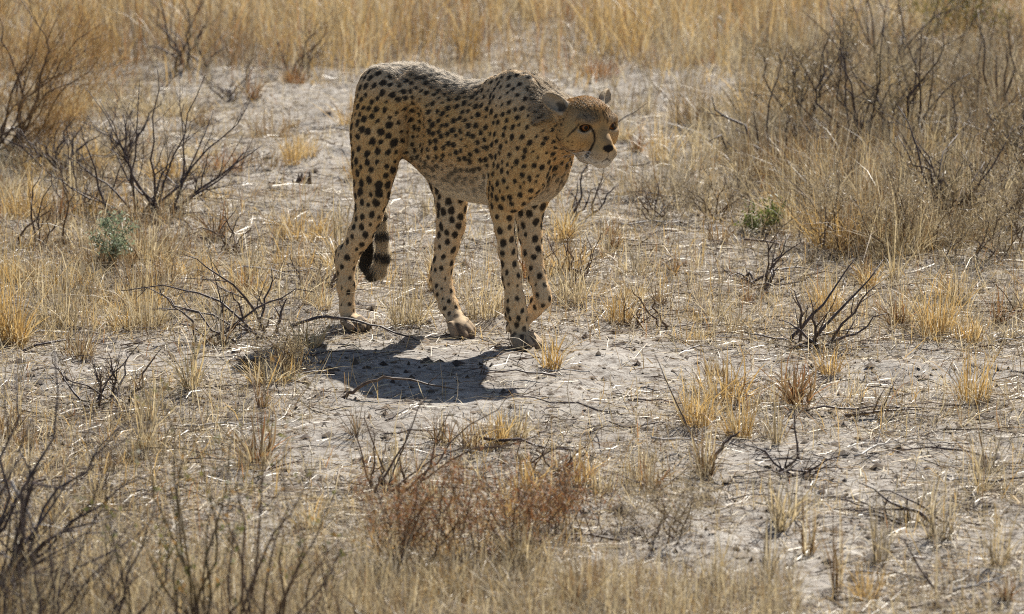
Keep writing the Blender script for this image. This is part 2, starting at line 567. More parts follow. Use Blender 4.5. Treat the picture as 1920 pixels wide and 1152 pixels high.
# one light smoothing pass takes the grid's stepping out
for it in range(2):
    acc = np.zeros_like(CV); cnt = np.zeros(len(CV))
    for i in range(4):
        j = (i + 1) % 4
        np.add.at(acc, CQ[:, i], CV[CQ[:, j]]); np.add.at(cnt, CQ[:, i], 1)
        np.add.at(acc, CQ[:, j], CV[CQ[:, i]]); np.add.at(cnt, CQ[:, j], 1)
    hm = np.linalg.norm(CV - HEAD_C, axis=1)
    wgt = np.where(hm < .14, .25, .5)[:, None]
    CV = CV * (1 - wgt) + wgt * acc / cnt[:, None]
CN, FN = normals_of(CV, CQ)

GN_NAMES = ['torso', 'neck', 'head', 'ear_r', 'ear_l', 'hind_r', 'hind_l', 'fore_r', 'fore_l', 'tail']


def region_of(P):
    d = np.stack([group_ev(GROUPS[g], P) for g in GN_NAMES], axis=1)
    return np.argmin(d, axis=1)


RG = {g: i for i, g in enumerate(GN_NAMES)}
C_REG = region_of(CV)
_tail_pts = np.array([F(*t[:3]) for t in TAIL])
_tail_len = np.concatenate(([0], np.cumsum(np.linalg.norm(np.diff(_tail_pts, axis=0), axis=1))))


def tail_param(P):
    best = np.full(len(P), 9.0); par = np.zeros(len(P)); dirv = np.zeros((len(P), 3))
    for i in range(len(_tail_pts) - 1):
        a, b = _tail_pts[i], _tail_pts[i + 1]; ab = b - a
        t = np.clip(((P - a) @ ab) / (ab @ ab), 0, 1)
        d = np.linalg.norm(P - a - t[:, None] * ab, axis=1)
        m = d < best
        best[m] = d[m]; par[m] = _tail_len[i] + t[m] * np.linalg.norm(ab); dirv[m] = ab / np.linalg.norm(ab)
    return par, dirv


def flow_of(P, reg):
    """the way the coat lies"""
    f = np.tile(np.array((-.9, 0, -.30)), (len(P), 1))
    leg = (reg >= RG['hind_r']) & (reg <= RG['fore_l'])
    low = np.clip((.62 - P[:, 2]) / .25, 0, 1)[:, None]
    f = np.where(leg[:, None], (1 - low) * np.array((-.75, 0, -.6)) + low * np.array((-.15, 0, -1.0)), f)
    m = reg == RG['neck']
    f[m] = np.array((-.85, 0, -.4))
    m = reg == RG['tail']
    if m.any(): f[m] = tail_param(P[m])[1]
    m = reg == RG['head']
    if m.any():
        q = to_head(P[m])
        r = q - np.array((0, 66, -42.0)); r /= np.linalg.norm(r, axis=1, keepdims=True)
        f[m] = r @ HEAD_M.T
    for e, s in (('ear_r', -1), ('ear_l', 1)):
        m = reg == RG[e]
        f[m] = HEAD_M @ np.array((s * .68, -.62, .46))
    return f


# ---- spots: thrown dart by dart, size and spacing by place
rng = np.random.default_rng(11)


def spot_rule(P, reg, nrm):
    """(half size, spacing) in metres; size 0 = none"""
    sz = np.full(len(P), .0070); sp = np.full(len(P), .0200)
    th = np.isin(reg, (RG['hind_r'], RG['hind_l']))
    m = th & (P[:, 2] > .33); sz[m] = .0092; sp[m] = .0238
    m = th & (P[:, 2] > .62); sz[m] = .0076; sp[m] = .0212
    m = th & (P[:, 2] <= .33); sz[m] = .0080; sp[m] = .0250
    m = th & (P[:, 2] <= .20); sz[m] = .0058; sp[m] = .0215
    fo = np.isin(reg, (RG['fore_r'], RG['fore_l']))
    m = fo; sz[m] = .0066; sp[m] = .0205
    m = fo & (P[:, 2] < .42); sz[m] = .0088; sp[m] = .0258
    m = fo & (P[:, 2] < .24); sz[m] = .0064; sp[m] = .0235
    m = (reg == RG['torso']) & (P[:, 2] > .70); sz[m] = .0070; sp[m] = .0208
    m = reg == RG['neck']; sz[m] = .0056; sp[m] = .0180
    m = (reg == RG['neck']) & (nrm[:, 2] > .35); sz[m] = .004; sp[m] = .016
    m = (reg == RG['torso']) & (P[:, 2] < .425); sz[m] = .0085; sp[m] = .034
    m = (reg == RG['torso']) & (P[:, 2] < .395); sz[m] = 0
    m = P[:, 2] < .040; sz[m] = 0
    m = np.isin(reg, (RG['head'], RG['ear_r'], RG['ear_l'], RG['tail'])); sz[m] = 0
    # a head apart from the crown and nape: only few small dots low on the cheek and the back of the skull
    q = to_head(P)
    m = (reg == RG['head']) & (q[:, 1] < -58) & (np.abs(q[:, 0]) > 20) & (q[:, 2] < 20); sz[m] = .0038; sp[m] = .013
    m = (reg == RG['head']) & (q[:, 2] < -38) & (q[:, 2] > -66) & (q[:, 1] < -6) & (q[:, 1] >= -58); sz[m] = .0024; sp[m] = .0115
    m = (reg == RG['head']) & (q[:, 2] > 26) & (np.abs(q[:, 0]) < 44); sz[m] = .0022; sp[m] = .0085
    return sz, sp


_sz, _sp_ = spot_rule(CV, C_REG, CN)
cand = rng.permutation(len(CV))[:42000]
cell = .036
grid = {}
SPOTS = []
for i in cand:
    if _sz[i] <= 0: continue
    p = CV[i]; s = _sp_[i]
    key = (int(p[0] // cell), int(p[1] // cell), int(p[2] // cell))
    ok = True
    for dx in (-1, 0, 1):
        for dy in (-1, 0, 1):
            for dz in (-1, 0, 1):
                for j, sj in grid.get((key[0] + dx, key[1] + dy, key[2] + dz), ()):
                    e = CV[j] - p
                    if e @ e < (.5 * (s + sj)) ** 2: ok = False; break
                if not ok: break
            if not ok: break
        if not ok: break
    if ok:
        grid.setdefault(key, []).append((i, s)); SPOTS.append(i)
SPOTS = np.array(SPOTS)
SP_P = CV[SPOTS] + rng.normal(0, .0010, (len(SPOTS), 3)); SP_R = 1.15 * _sz[SPOTS] * rng.choice((1.12, 1.0, .88, .62), len(SPOTS), p=(.30, .34, .22, .14)); SP_N = CN[SPOTS]
_f = flow_of(CV[SPOTS], C_REG[SPOTS]) + rng.normal(0, .22, (len(SPOTS), 3))
_f -= np.sum(_f * SP_N, axis=1)[:, None] * SP_N
SP_F = _f / np.linalg.norm(_f, axis=1)[:, None]
SP_E = rng.uniform(1.04, 1.32, len(SPOTS))
kd = KDTree(len(SPOTS))
for i, p in enumerate(SP_P): kd.insert(p, i)
kd.balance()


def seg_dist(Q, pts):
    best = np.full(len(Q), 1e9)
    for a, b in zip(pts, pts[1:]):
        a, b = np.array(a, float), np.array(b, float); ab = b - a
        t = np.clip(((Q - a) @ ab) / (ab @ ab), 0, 1)
        best = np.minimum(best, np.linalg.norm(Q - a - t[:, None] * ab, axis=1))
    return best


def sstep(e0, e1, x):
    t = np.clip((x - e0) / (e1 - e0), 0, 1)
    return t * t * (3 - 2 * t)


def mixc(c, d, t):
    return c * (1 - t[:, None]) + np.array(d) * t[:, None]


BLACK = (.022, .016, .013)


def coat(P, nrm, reg):
    """fur colour at points of the hide"""
    n4 = noise3(P * 260, 7); n1 = noise3(P * 26, 1); n2 = noise3(P * 90, 2)
    c = np.tile(np.array((.66, .435, .185)), (len(P), 1))
    c = mixc(c, (.70, .50, .27), np.clip(.35 + .5 * n1, 0, 1))
    # paler towards the belly and the inside of the limbs, greyer along the back
    trunk = np.isin(reg, (RG['torso'], RG['neck']))
    c = mixc(c, (.82, .74, .60), np.clip((.53 - P[:, 2]) / .12, 0, .9) * trunk)
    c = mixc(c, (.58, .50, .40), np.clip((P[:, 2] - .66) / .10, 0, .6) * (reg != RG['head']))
    leg = (reg >= RG['hind_r']) & (reg <= RG['fore_l'])
    inner = np.where(np.isin(reg, (RG['hind_r'], RG['fore_r'])), nrm[:, 1], -nrm[:, 1])
    c = mixc(c, (.72, .60, .43), np.clip(inner * 1.3, 0, .9) * leg)
    c = mixc(c, (.75, .57, .36), leg * np.clip((.44 - P[:, 2]) / .2, 0, .8))
    # groin and flank fold: ochre
    g = np.exp(-(((P[:, 0] + .25) / .07) ** 2 + ((P[:, 2] - .50) / .07) ** 2))
    c = mixc(c, (.42, .27, .10), np.clip(g, 0, 1) * .7 * (reg == RG['torso']))
    # mane: pale smoky
    c = mixc(c, (.62, .53, .41), ((reg == RG['neck']) & (nrm[:, 2] > .3)) * .7)
    # ---- spots
    dark = np.zeros(len(P))
    for i, p in enumerate(P):
        for _, j, d in kd.find_n(p, 2):
            r = SP_R[j]
            if d > r * 1.9: continue
            e = p - SP_P[j]
            if nrm[i] @ SP_N[j] < .15: continue
            u = e @ SP_F[j]
            v2 = max(d * d - u * u, 0)
            q = math.sqrt((u / SP_E[j]) ** 2 + v2 * 1.12) / r + .20 * n2[i] + .14 * n4[i]
            if q < 1.12:
                t = min(max((1.12 - q) / .27, 0), 1)
                if t > dark[i]: dark[i] = t
    painted_sheen = sstep(.55, .92, nrm[:, 2]) * trunk * (P[:, 0] < .16)
    c = mixc(c, (.74, .69, .61), painted_sheen * .75)  # backlit sheen on top of the back, painted into the coat
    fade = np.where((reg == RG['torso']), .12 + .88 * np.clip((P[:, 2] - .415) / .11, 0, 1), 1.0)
    c = mixc(c, BLACK, dark * .96 * fade * (1 - .35 * painted_sheen))
    # ---- tail: rings and a black underside near the tip
    m = reg == RG['tail']
    if m.any():
        t, _ = tail_param(P[m])
        cm = mixc(c[m], (.62, .55, .43), np.full(m.sum(), .8))
        z = P[m][:, 2]
        L = _tail_len[-1]
        ring = sstep(.25, .55, np.sin((t - .02) / .058 * 2 * math.pi + .9 * n1[m]) + .25 * n2[m]) * (t > .16)
        blk = sstep(L - .125, L - .105, t + .01 * n2[m])
        cm = mixc(cm, BLACK, np.maximum(ring * .93, blk * .97))
        c[m] = cm
    # ---- head
    m = np.isin(reg, (RG['head'], RG['ear_r'], RG['ear_l']))
    if m.any():
        q = to_head(P[m]); cm = np.tile(np.array((.56, .35, .145)), (m.sum(), 1))
        nn1, nn2 = n1[m], n2[m]; ax = np.abs(q[:, 0])
        qa = q.copy(); qa[:, 0] = ax
        cm = mixc(cm, (.40, .235, .09), sstep(6, 62, q[:, 2]) * .8)                        # russet crown
        cm = mixc(cm, (.26, .205, .15), np.exp(-((ax - 36) / 22) ** 2 - ((q[:, 2] - 22) / 18) ** 2) * .85)   # grey above the eyes
        cm = mixc(cm, (.46, .27, .11), np.exp(-(ax / 18) ** 2 - ((q[:, 2] + 2) / 26) ** 2) * .75)           # rusty bridge
        cm = mixc(cm, (.60, .51, .39), sstep(-44, -76, q[:, 2] + .10 * ax + 5 * nn1))                       # pale jaw
        cm = mixc(cm, (.50, .40, .28), np.exp(-((q[:, 1] - 40) / 26) ** 2 - ((q[:, 2] + 72) / 20) ** 2) * .95)  # muzzle
        cm = mixc(cm, (.66, .59, .49), sstep(-70, -84, q[:, 2]) * (q[:, 1] > -10))
        cm = mixc(cm, (.56, .44, .29), np.exp(-((ax - 40) / 16) ** 2 - ((q[:, 2] + 24) / 12) ** 2) * (q[:, 1] > -30) * .6)  # under the eye
        cm = mixc(cm, (.25, .175, .105), np.exp(-(ax / 15) ** 2 - ((q[:, 2] + 26) / 18) ** 2) * (q[:, 1] > 10) * .8)
        cm = mixc(cm, BLACK, dark[m] * .88)
        for (ec, gaz, hit, up, la), sg in zip(EYES, (-1, 1)):
            e = q - hit
            d = np.sqrt((e @ la / 1.55) ** 2 + (e @ up) ** 2 + (e @ gaz * .6) ** 2)
            cm = mixc(cm, (.58, .47, .34), sstep(16.5, 13, d) * sstep(9.5, 12, d) * (e @ up < -2) * .6)
            cm = mixc(cm, BLACK, sstep(11.6, 9.6, d))
            mm = MIR if sg > 0 else np.ones(3)
            dt = seg_dist(q * mm, TEAR)
            wdt = 3.4 + 2.0 * np.clip((-q[:, 2] - 36) / 40, 0, 1)
            cm = mixc(cm, BLACK, sstep(wdt + 1.6, wdt - .8, dt + 1.0 * nn2) * .97)
            dl = seg_dist(q * mm, CHEEK)
            cm = mixc(cm, BLACK, sstep(3.4, 1.6, dl + .9 * nn2) * .85)
            dm = seg_dist(q * mm, MOUTH)
            cm = mixc(cm, (.05, .035, .03), sstep(2.6, 1.0, dm) * .8)
            # streaks on the brow
            for off, lo, hi in ((14, 12, 38), (7, 22, 60), (24, 30, 58)):
                ds = np.abs(q[:, 0] - sg * off - 2.5 * nn1)
                cm = mixc(cm, BLACK, sstep(2.8, .8, ds) * (q[:, 2] > lo) * (q[:, 2] < hi) * np.clip(.55 + .6 * nn2, 0, .85))
        # whisker rows, mouth line
        for r_ in range(3):
            dr = np.abs(q[:, 2] + 56 + 6.5 * r_ + .12 * (ax - 20))
            cm = mixc(cm, (.16, .12, .09), sstep(1.9, .7, dr) * (ax > 13) * (ax < 36) * (np.sin(ax * 1.15) > .25) * (q[:, 1] > 18) * .6)
        cm = mixc(cm, (.05, .035, .03), sstep(1.8, .6, ax) * (q[:, 2] < -52) * (q[:, 2] > -68) * (q[:, 1] > 36) * .8)
        # nose leather
        e = (q - np.array((0, 58, -45))) / np.array((15.5, 16, 11))
        nl = np.linalg.norm(e, axis=1) + .35 * np.clip(-(q[:, 2] + 48) / 10, 0, 1) * ax / 10
        cm = mixc(cm, (.018, .014, .013), sstep(1.12, .95, nl))
        # ears: pale inside, shade of the hollow painted black at the root, black back
        er = np.isin(reg[m], (RG['ear_r'], RG['ear_l']))
        for (s, prims) in ((-1, EARS[0]), (1, EARS[1])):
            sel = er & (q[:, 0] * s > 0)
            if not sel.any(): continue
            MM = prims[0].M; loc = (P[m] - prims[0].c) @ MM / HS
            ce = np.tile(np.array((.45, .365, .265)), (m.sum(), 1))
            ce = mixc(ce, (.38, .27, .15), sstep(8, 22, np.abs(loc[:, 0]) + .25 * loc[:, 2]) * .6)
            ce = mixc(ce, BLACK, sstep(17, 9, np.linalg.norm((loc - np.array((0, 2, -24))) / np.array((.85, 1.2, 1.9)), axis=1) + 4 * nn2) * .8)
            back = (loc[:, 1] < -5) & ((nrm[m] @ MM)[:, 1] < .1)
            ce = mixc(ce, BLACK, back * sstep(30, 12, loc[:, 2] + 6) * .0 + back * .85 * (loc[:, 2] < 26))
            cm[sel] = ce[sel]
        c[m] = cm
    # dusky paws, with the shade in the toe gaps painted dark
    for bs, MM, scl in PAW_FRAMES:
        lo_ = (P - bs) @ MM / scl
        inp = sstep(-.035, .0, lo_[:, 0]) * (lo_[:, 0] < .09) * (np.abs(lo_[:, 1]) < .06) * sstep(.068, .040, lo_[:, 2]) * (lo_[:, 2] > -.012)
        c = mixc(c, (.36, .26, .165), inp * np.clip(.62 + .45 * n1, .2, .9) * leg)
        for l_ in (-.0235, 0, .0235):
            g_ = sstep(.0062, .0022, np.abs(lo_[:, 1] - l_ * np.clip(.55 + lo_[:, 0] * 9, .6, 1.0))) * sstep(.022, .036, lo_[:, 0]) * (lo_[:, 0] < .085) * (lo_[:, 2] < .044) * (lo_[:, 2] > -.01)
            c = mixc(c, (.035, .026, .021), g_ * .95 * leg)
    # soles and toes dusky, claws aside
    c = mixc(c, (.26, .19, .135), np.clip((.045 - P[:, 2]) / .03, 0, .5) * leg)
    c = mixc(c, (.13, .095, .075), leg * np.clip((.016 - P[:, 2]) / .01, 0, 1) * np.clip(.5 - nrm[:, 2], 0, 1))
    c *= (1 + .10 * n2)[:, None]
    return np.clip(c, .008, .9)


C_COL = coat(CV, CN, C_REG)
mat_hide, nt, out = new_mat('hide')
_a = N(nt, 'Attribute', attribute_name='col')
_bs = N(nt, 'BsdfPrincipled')
_bs.inputs['Roughness'].default_value = .75
_bs.inputs['Specular IOR Level'].default_value = .15
nt.links.new(_a.outputs['Color'], _bs.inputs['Base Color'])
nt.links.new(_bs.outputs[0], out.inputs[0])
body_me = mesh_np('cheetah_hide', to_world(CV) - CH_O, faces_quad=CQ, col=C_COL, mat=mat_hide, smooth=True)
cheetah = link('cheetah', body_me)
cheetah.location = CH_O
tag(cheetah, 'spotted cheetah walking with lowered head across the bare sand', 'cheetah')

# ---- fur: real strands that lie along the coat
mat_fur, nt, out = new_mat('fur')
_a = N(nt, 'Attribute', attribute_name='col')
_d = N(nt, 'BsdfDiffuse'); _t = N(nt, 'BsdfTranslucent'); _g = N(nt, 'BsdfAnisotropic')
_g.inputs['Roughness'].default_value = .35
_m1 = N(nt, 'MixShader'); _m1.inputs[0].default_value = .46
_m2 = N(nt, 'MixShader'); _m2.inputs[0].default_value = .05
_g.inputs['Color'].default_value = (.8, .78, .74, 1)
for q in (_d, _t): nt.links.new(_a.outputs['Color'], q.inputs['Color'])
nt.links.new(_d.outputs[0], _m1.inputs[1]); nt.links.new(_t.outputs[0], _m1.inputs[2])
nt.links.new(_m1.outputs[0], _m2.inputs[1]); nt.links.new(_g.outputs[0], _m2.inputs[2])
nt.links.new(_m2.outputs[0], out.inputs[0])

FUR_N = 340000
area = np.linalg.norm(FN, axis=1) * .5
dens = area.copy()
fc = (CV[CQ[:, 0]] + CV[CQ[:, 2]]) / 2
freg = C_REG[CQ[:, 0]]
dens *= np.where(np.isin(freg, (RG['head'], RG['ear_r'], RG['ear_l'])), 2.2, 1.0) * np.where(freg == RG['tail'], 1.6, 1.0)
dens *= np.where((freg == RG['neck']), 1.4, 1.0)
cam_a = _B @ (CAMP - CH_O)
seen = np.sum(FN * (cam_a - fc), axis=1) / np.maximum(np.linalg.norm(FN, axis=1), 1e-12) / np.linalg.norm(cam_a - fc, axis=1)
dens *= np.where(seen > -.45, 1.0, .35)                               # the side turned away carries a thinner sampling of hairs
pick = rng.choice(len(CQ), FUR_N, p=dens / dens.sum())
u, v = rng.random(FUR_N)[:, None], rng.random(FUR_N)[:, None]
q0, q1, q2, q3 = (CQ[pick, i] for i in range(4))
bil = lambda A: (A[q0] * (1 - u) + A[q1] * u) * (1 - v) + (A[q3] * (1 - u) + A[q2] * u) * v
RP = bil(CV); RN = bil(CN); RN /= np.linalg.norm(RN, axis=1, keepdims=True)
RR = C_REG[q0]
RC = coat(RP, RN, RR)
RC *= rng.normal(1, .10, (FUR_N, 1)).clip(.7, 1.35)
flow = flow_of(RP, RR)
flow -= np.sum(flow * RN, axis=1)[:, None] * RN
flow /= np.maximum(np.linalg.norm(flow, axis=1, keepdims=True), 1e-9)
hq = to_head(RP)
ln = np.full(FUR_N, .0088)
leg = (RR >= RG['hind_r']) & (RR <= RG['fore_l'])
ln = np.where(leg, .0060, ln)
ln = np.where(leg & (RP[:, 2] > .40), .0070, ln)
ln = np.where(leg & (RP[:, 2] < .075), .0022, ln)
ln = np.where(RR == RG['tail'], .013 + .006 * np.clip((.40 - RP[:, 2]) / .2, 0, 1), ln)
ishead = np.isin(RR, (RG['head'], RG['ear_r'], RG['ear_l']))
ln = np.where(ishead, .0042, ln)
ln = np.where(RR == RG['head'], .0042 + .0048 * np.clip((-25 - hq[:, 1]) / 60, 0, 1), ln)
ln = np.where((RR == RG['head']) & (hq[:, 2] < -60) & (hq[:, 1] < -10), .0085, ln)
ln = np.where(RR == RG['head'], np.maximum(ln, .0042 + .0036 * np.clip((hq[:, 2] - 5) / 50, 0, 1)), ln)
ln = np.where((RR == RG['head']) & (hq[:, 1] > 40) & (hq[:, 2] > -56), .0018, ln)
mane = (np.isin(RR, (RG['neck'], RG['torso'])) & (RN[:, 2] > .25) & (RP[:, 0] > .17))
ln = np.where(mane, .022, ln)
ln = np.where((RR == RG['torso']) & (RN[:, 2] > .55) & (RP[:, 0] <= .17), .015, ln)
ln = np.where((RR == RG['torso']) & (RN[:, 2] < -.25), .011, ln)
ln *= rng.uniform(.7, 1.25, FUR_N)
lift = np.where(mane, .55, .20)[:, None] + rng.normal(0, .07, (FUR_N, 1))
stray = (rng.random(FUR_N) < .08) & ~ishead
lift = np.where(stray[:, None], lift + .55, lift)
lift = np.where((RR == RG['torso'])[:, None] & (RN[:, 2] < -.25)[:, None], .25, lift)
d0 = flow + RN * lift + rng.normal(0, .09, (FUR_N, 3)); d0 /= np.linalg.norm(d0, axis=1, keepdims=True)
d1 = flow + RN * (lift * .45) + rng.normal(0, .11, (FUR_N, 3)) + np.array((0, 0, -.08)); d1 /= np.linalg.norm(d1, axis=1, keepdims=True)
p0 = RP - RN * .0006; p1 = p0 + d0 * ln[:, None] * .5; p2 = p1 + d1 * ln[:, None] * .5
pts = np.stack((p0, p1, p2), axis=1).reshape(-1, 3)
# clear of the eyeballs
hc = bpy.data.hair_curves.new('cheetah_fur')
hc.add_curves([3] * FUR_N)
hc.attributes['position'].data.foreach_set('vector', (to_world(pts) - CH_O).astype(np.float32).ravel())
rad = np.where(ishead, .00026, .00036)
rr = np.stack((rad, rad * .8, rad * .25), axis=1).astype(np.float32)
ra = hc.attributes.get('radius') or hc.attributes.new('radius', 'FLOAT', 'POINT')
ra.data.foreach_set('value', rr.ravel())
ca = hc.attributes.new('col', 'FLOAT_COLOR', 'CURVE')
cc = np.ones((FUR_N, 4), np.float32); cc[:, :3] = RC
ca.data.foreach_set('color', cc.ravel())
hc.materials.append(mat_fur)
fur = link('fur', hc, cheetah)

# ---- eyes
mat_eye, nt, out = new_mat('eye')
_tc = N(nt, 'TexCoord')
_sx = N(nt, 'SeparateXYZ'); nt.links.new(_tc.outputs['Object'], _sx.inputs[0])
_rp = N(nt, 'ValToRGB')
els = _rp.color_ramp.elements
els[0].position = 0; els[0].color = (.03, .012, .006, 1)
els[1].position = 1; els[1].color = (.006, .004, .004, 1)
for pos, c_ in ((.62, (.03, .012, .006)), (.68, (.16, .055, .014)), (.84, (.25, .10, .026)), (.90, (.17, .065, .016)), (.925, (.008, .006, .005))):
    e = els.new(pos); e.color = (*c_, 1)
nt.links.new(_sx.outputs['Z'], _rp.inputs[0])
_bs = N(nt, 'BsdfPrincipled'); _bs.inputs['Roughness'].default_value = .08
_bs.inputs['Specular IOR Level'].default_value = .2
nt.links.new(_rp.outputs[0], _bs.inputs['Base Color']); nt.links.new(_bs.outputs[0], out.inputs[0])


def uv_sphere(r, nu=24, nv=16):
    V = [(0, 0, r)]
    for i in range(1, nv):
        th = math.pi * i / nv
        for j in range(nu):
            ph = 2 * math.pi * j / nu
            V.append((r * math.sin(th) * math.cos(ph), r * math.sin(th) * math.sin(ph), r * math.cos(th)))
    V.append((0, 0, -r)); T = []; Q = []
    for j in range(nu):
        T.append((0, 1 + j, 1 + (j + 1) % nu)); b = 1 + (nv - 2) * nu
        T.append((len(V) - 1, b + (j + 1) % nu, b + j))
    for i in range(nv - 2):
        for j in range(nu):
            a = 1 + i * nu
            Q.append((a + j, a + nu + j, a + nu + (j + 1) % nu, a + (j + 1) % nu))
    return np.array(V), T, Q


_v, _t3, _q4 = uv_sphere(1.0)
eye_me = mesh_np('eye', _v, _t3, _q4, mat=mat_eye, smooth=True)
look = HEAD_M @ np.array((0.05, 1, -.05))
for ec, gaz, hit, up, la in EYES:
    o = link('eye', eye_me, cheetah)
    g = gaz * .75 + np.array((0.05, 1, -.02)) * .6
    d = _B.T @ (HEAD_M @ (g / np.linalg.norm(g)))
    o.location = Vector(to_world(HEAD_C + HEAD_M @ (ec * HS))[0] - CH_O)
    o.rotation_euler = Vector(d).to_track_quat('Z', 'Y').to_euler()
    o.scale = (EYE_R * HS,) * 3

# ---- claws
mat_cl, nt, out = new_mat('claw')
_bs = N(nt, 'BsdfPrincipled'); _bs.inputs['Base Color'].default_value = (.05, .04, .035, 1); _bs.inputs['Roughness'].default_value = .35
nt.links.new(_bs.outputs[0], out.inputs[0])
cv, cq, ct = [], [], []
for i, (z, x, r) in enumerate(((0, 0, .0034), (.007, .0008, .0026), (.013, .003, .0012))):
    for j in range(6):
        cv.append((x + r * math.cos(j * math.pi / 3), .7 * r * math.sin(j * math.pi / 3), z))
cv.append((.0055, 0, .017))
for i in range(2):
    for j in range(6): cq.append((i * 6 + j, i * 6 + (j + 1) % 6, i * 6 + 6 + (j + 1) % 6, i * 6 + 6 + j))
for j in range(6): ct.append((12 + j, 12 + (j + 1) % 6, 18))
claw_me = mesh_np('claw', cv, ct, cq, mat=mat_cl, smooth=True)
for tip, d in PAW_TIPS:
    o = link('claw', claw_me, cheetah)
    o.location = Vector(to_world(tip)[0] - CH_O)
    z = Vector(_B.T @ d).normalized(); x = Vector((0, 0, -1)); x = (x - z * x.dot(z)).normalized(); y = z.cross(x)
    o.rotation_euler = Matrix((x, y, z)).transposed().to_euler()

# ---- whiskers
mat_wh, nt, out = new_mat('whisker')
_bs = N(nt, 'BsdfPrincipled'); _bs.inputs['Base Color'].default_value = (.75, .72, .66, 1); _bs.inputs['Roughness'].default_value = .4
nt.links.new(_bs.outputs[0], out.inputs[0])
wp = []
for sg in (-1, 1):
    for r_ in range(3):
        for c_ in range(4):
            x, y, z = sg * (20 + 4.5 * c_), 46 - 5 * c_, -57 - 6.5 * r_
            L = 46 + 8 * c_ + rng.uniform(-8, 8)
            d = np.array((sg * .9, -.35, -.05 - .22 * r_)); d /= np.linalg.norm(d)
            for t in np.linspace(0, 1, 5):
                q = np.array((x, y, z)) + d * L * t + np.array((0, -6, -16)) * t * t
                wp.append(HEAD_C + HEAD_M @ (q * HS))
wc = bpy.data.hair_curves.new('cheetah_whiskers')
wc.add_curves([5] * 24)
wc.attributes['position'].data.foreach_set('vector', (to_world(np.array(wp)) - CH_O).astype(np.float32).ravel())
ra = wc.attributes.get('radius') or wc.attributes.new('radius', 'FLOAT', 'POINT')
ra.data.foreach_set('value', np.tile(np.array((.00035, .0003, .00025, .0002, .0001), np.float32), 24))
wc.materials.append(mat_wh)
link('whiskers', wc, cheetah)
# ================================================================== plants, litter, twigs
rp = np.random.default_rng(5)


def leafy_mat(name, transl=.30, rough=.45, spec=.36):
    m, nt, out = new_mat(name)
    a = N(nt, 'Attribute', attribute_name='col')
    b = N(nt, 'BsdfPrincipled'); b.inputs['Roughness'].default_value = rough; b.inputs['Specular IOR Level'].default_value = spec
    t = N(nt, 'BsdfTranslucent'); mx = N(nt, 'MixShader'); mx.inputs[0].default_value = transl
    nt.links.new(a.outputs['Color'], b.inputs['Base Color']); nt.links.new(a.outputs['Color'], t.inputs['Color'])
    nt.links.new(b.outputs[0], mx.inputs[1]); nt.links.new(t.outputs[0], mx.inputs[2]); nt.links.new(mx.outputs[0], out.inputs[0])
    return m


mat_grass = leafy_mat('dry_grass', .42)
mat_straw = leafy_mat('straw', .25, .42, .42)
mat_leaf = leafy_mat('small_leaves', .34, .5, .35)


def wood_mat(name, c0, c1):
    m, nt, out = new_mat(name)
    tc = N(nt, 'TexCoord'); n = N(nt, 'TexNoise'); n.inputs['Scale'].default_value = 55; n.inputs['Detail'].default_value = 4
    nt.links.new(tc.outputs['Object'], n.inputs['Vector'])
    r = N(nt, 'ValToRGB'); r.color_ramp.elements[0].color = (*c0, 1); r.color_ramp.elements[1].color = (*c1, 1)
    r.color_ramp.elements[0].position = .35; r.color_ramp.elements[1].position = .68
    nt.links.new(n.outputs[0], r.inputs[0])
    b = N(nt, 'BsdfPrincipled'); b.inputs['Roughness'].default_value = .55; b.inputs['Specular IOR Level'].default_value = .4
    nt.links.new(r.outputs[0], b.inputs['Base Color']); nt.links.new(b.outputs[0], out.inputs[0])
    return m


WOOD = {'dark': wood_mat('dark_twig', (.055, .039, .036), (.15, .112, .103)), 'brown': wood_mat('brown_twig', (.085, .052, .035), (.20, .135, .09)),
        'pale': wood_mat('weathered_twig', (.34, .31, .28), (.60, .56, .52)), 'olive': wood_mat('olive_stem', (.085, .062, .030), (.19, .13, .06))}
TINT = {'gold': ((.51, .322, .105), (.635, .455, .20)), 'straw': ((.48, .365, .185), (.665, .565, .375)), 'grey': ((.22, .18, .12), (.42, .36, .27)),
        'russet': ((.26, .115, .045), (.42, .22, .09)), 'brown': ((.16, .10, .05), (.33, .22, .11))}


def tint(kind, n):
    a, b = (np.array(c) for c in TINT[kind])
    t = rp.random((n, 1))
    return (a + (b - a) * t) * rp.uniform(.75, 1.2, (n, 1))


def blades(base, h, lean, az, bend, width, col):
    """curved tapering blades; every argument an array over blades"""
    n = len(h)
    out = np.stack((np.cos(az), np.sin(az), np.zeros(n)), 1)
    sa = az + rp.uniform(0, math.pi, n)
    side = np.stack((np.cos(sa), np.sin(sa), rp.uniform(-.3, .3, n)), 1)
    kink = np.where(rp.random(n) < .22, rp.uniform(-.6, .9, n), 0)
    V = np.zeros((n, 7, 3))
    for li, t in enumerate((0, .38, .72, 1.0)):
        r = lean * t + bend * t * t + kink * max(t - .55, 0)
        zz = np.maximum(t - .40 * np.abs(r) * t, .02)
        p = base + out * (r * h)[:, None]; p[:, 2] += zz * h
        w = (width * (1, .9, .6, 0)[li] * .5)[:, None]
        if li < 3:
            V[:, li * 2] = p - side * w; V[:, li * 2 + 1] = p + side * w
        else: V[:, 6] = p
    o = (np.arange(n) * 7)[:, None]
    Q = np.concatenate((o + np.array((0, 1, 3, 2)), o + np.array((2, 3, 5, 4)))); T = o + np.array((4, 5, 6))
    return V.reshape(-1, 3), T, Q, np.repeat(col, 7, axis=0)


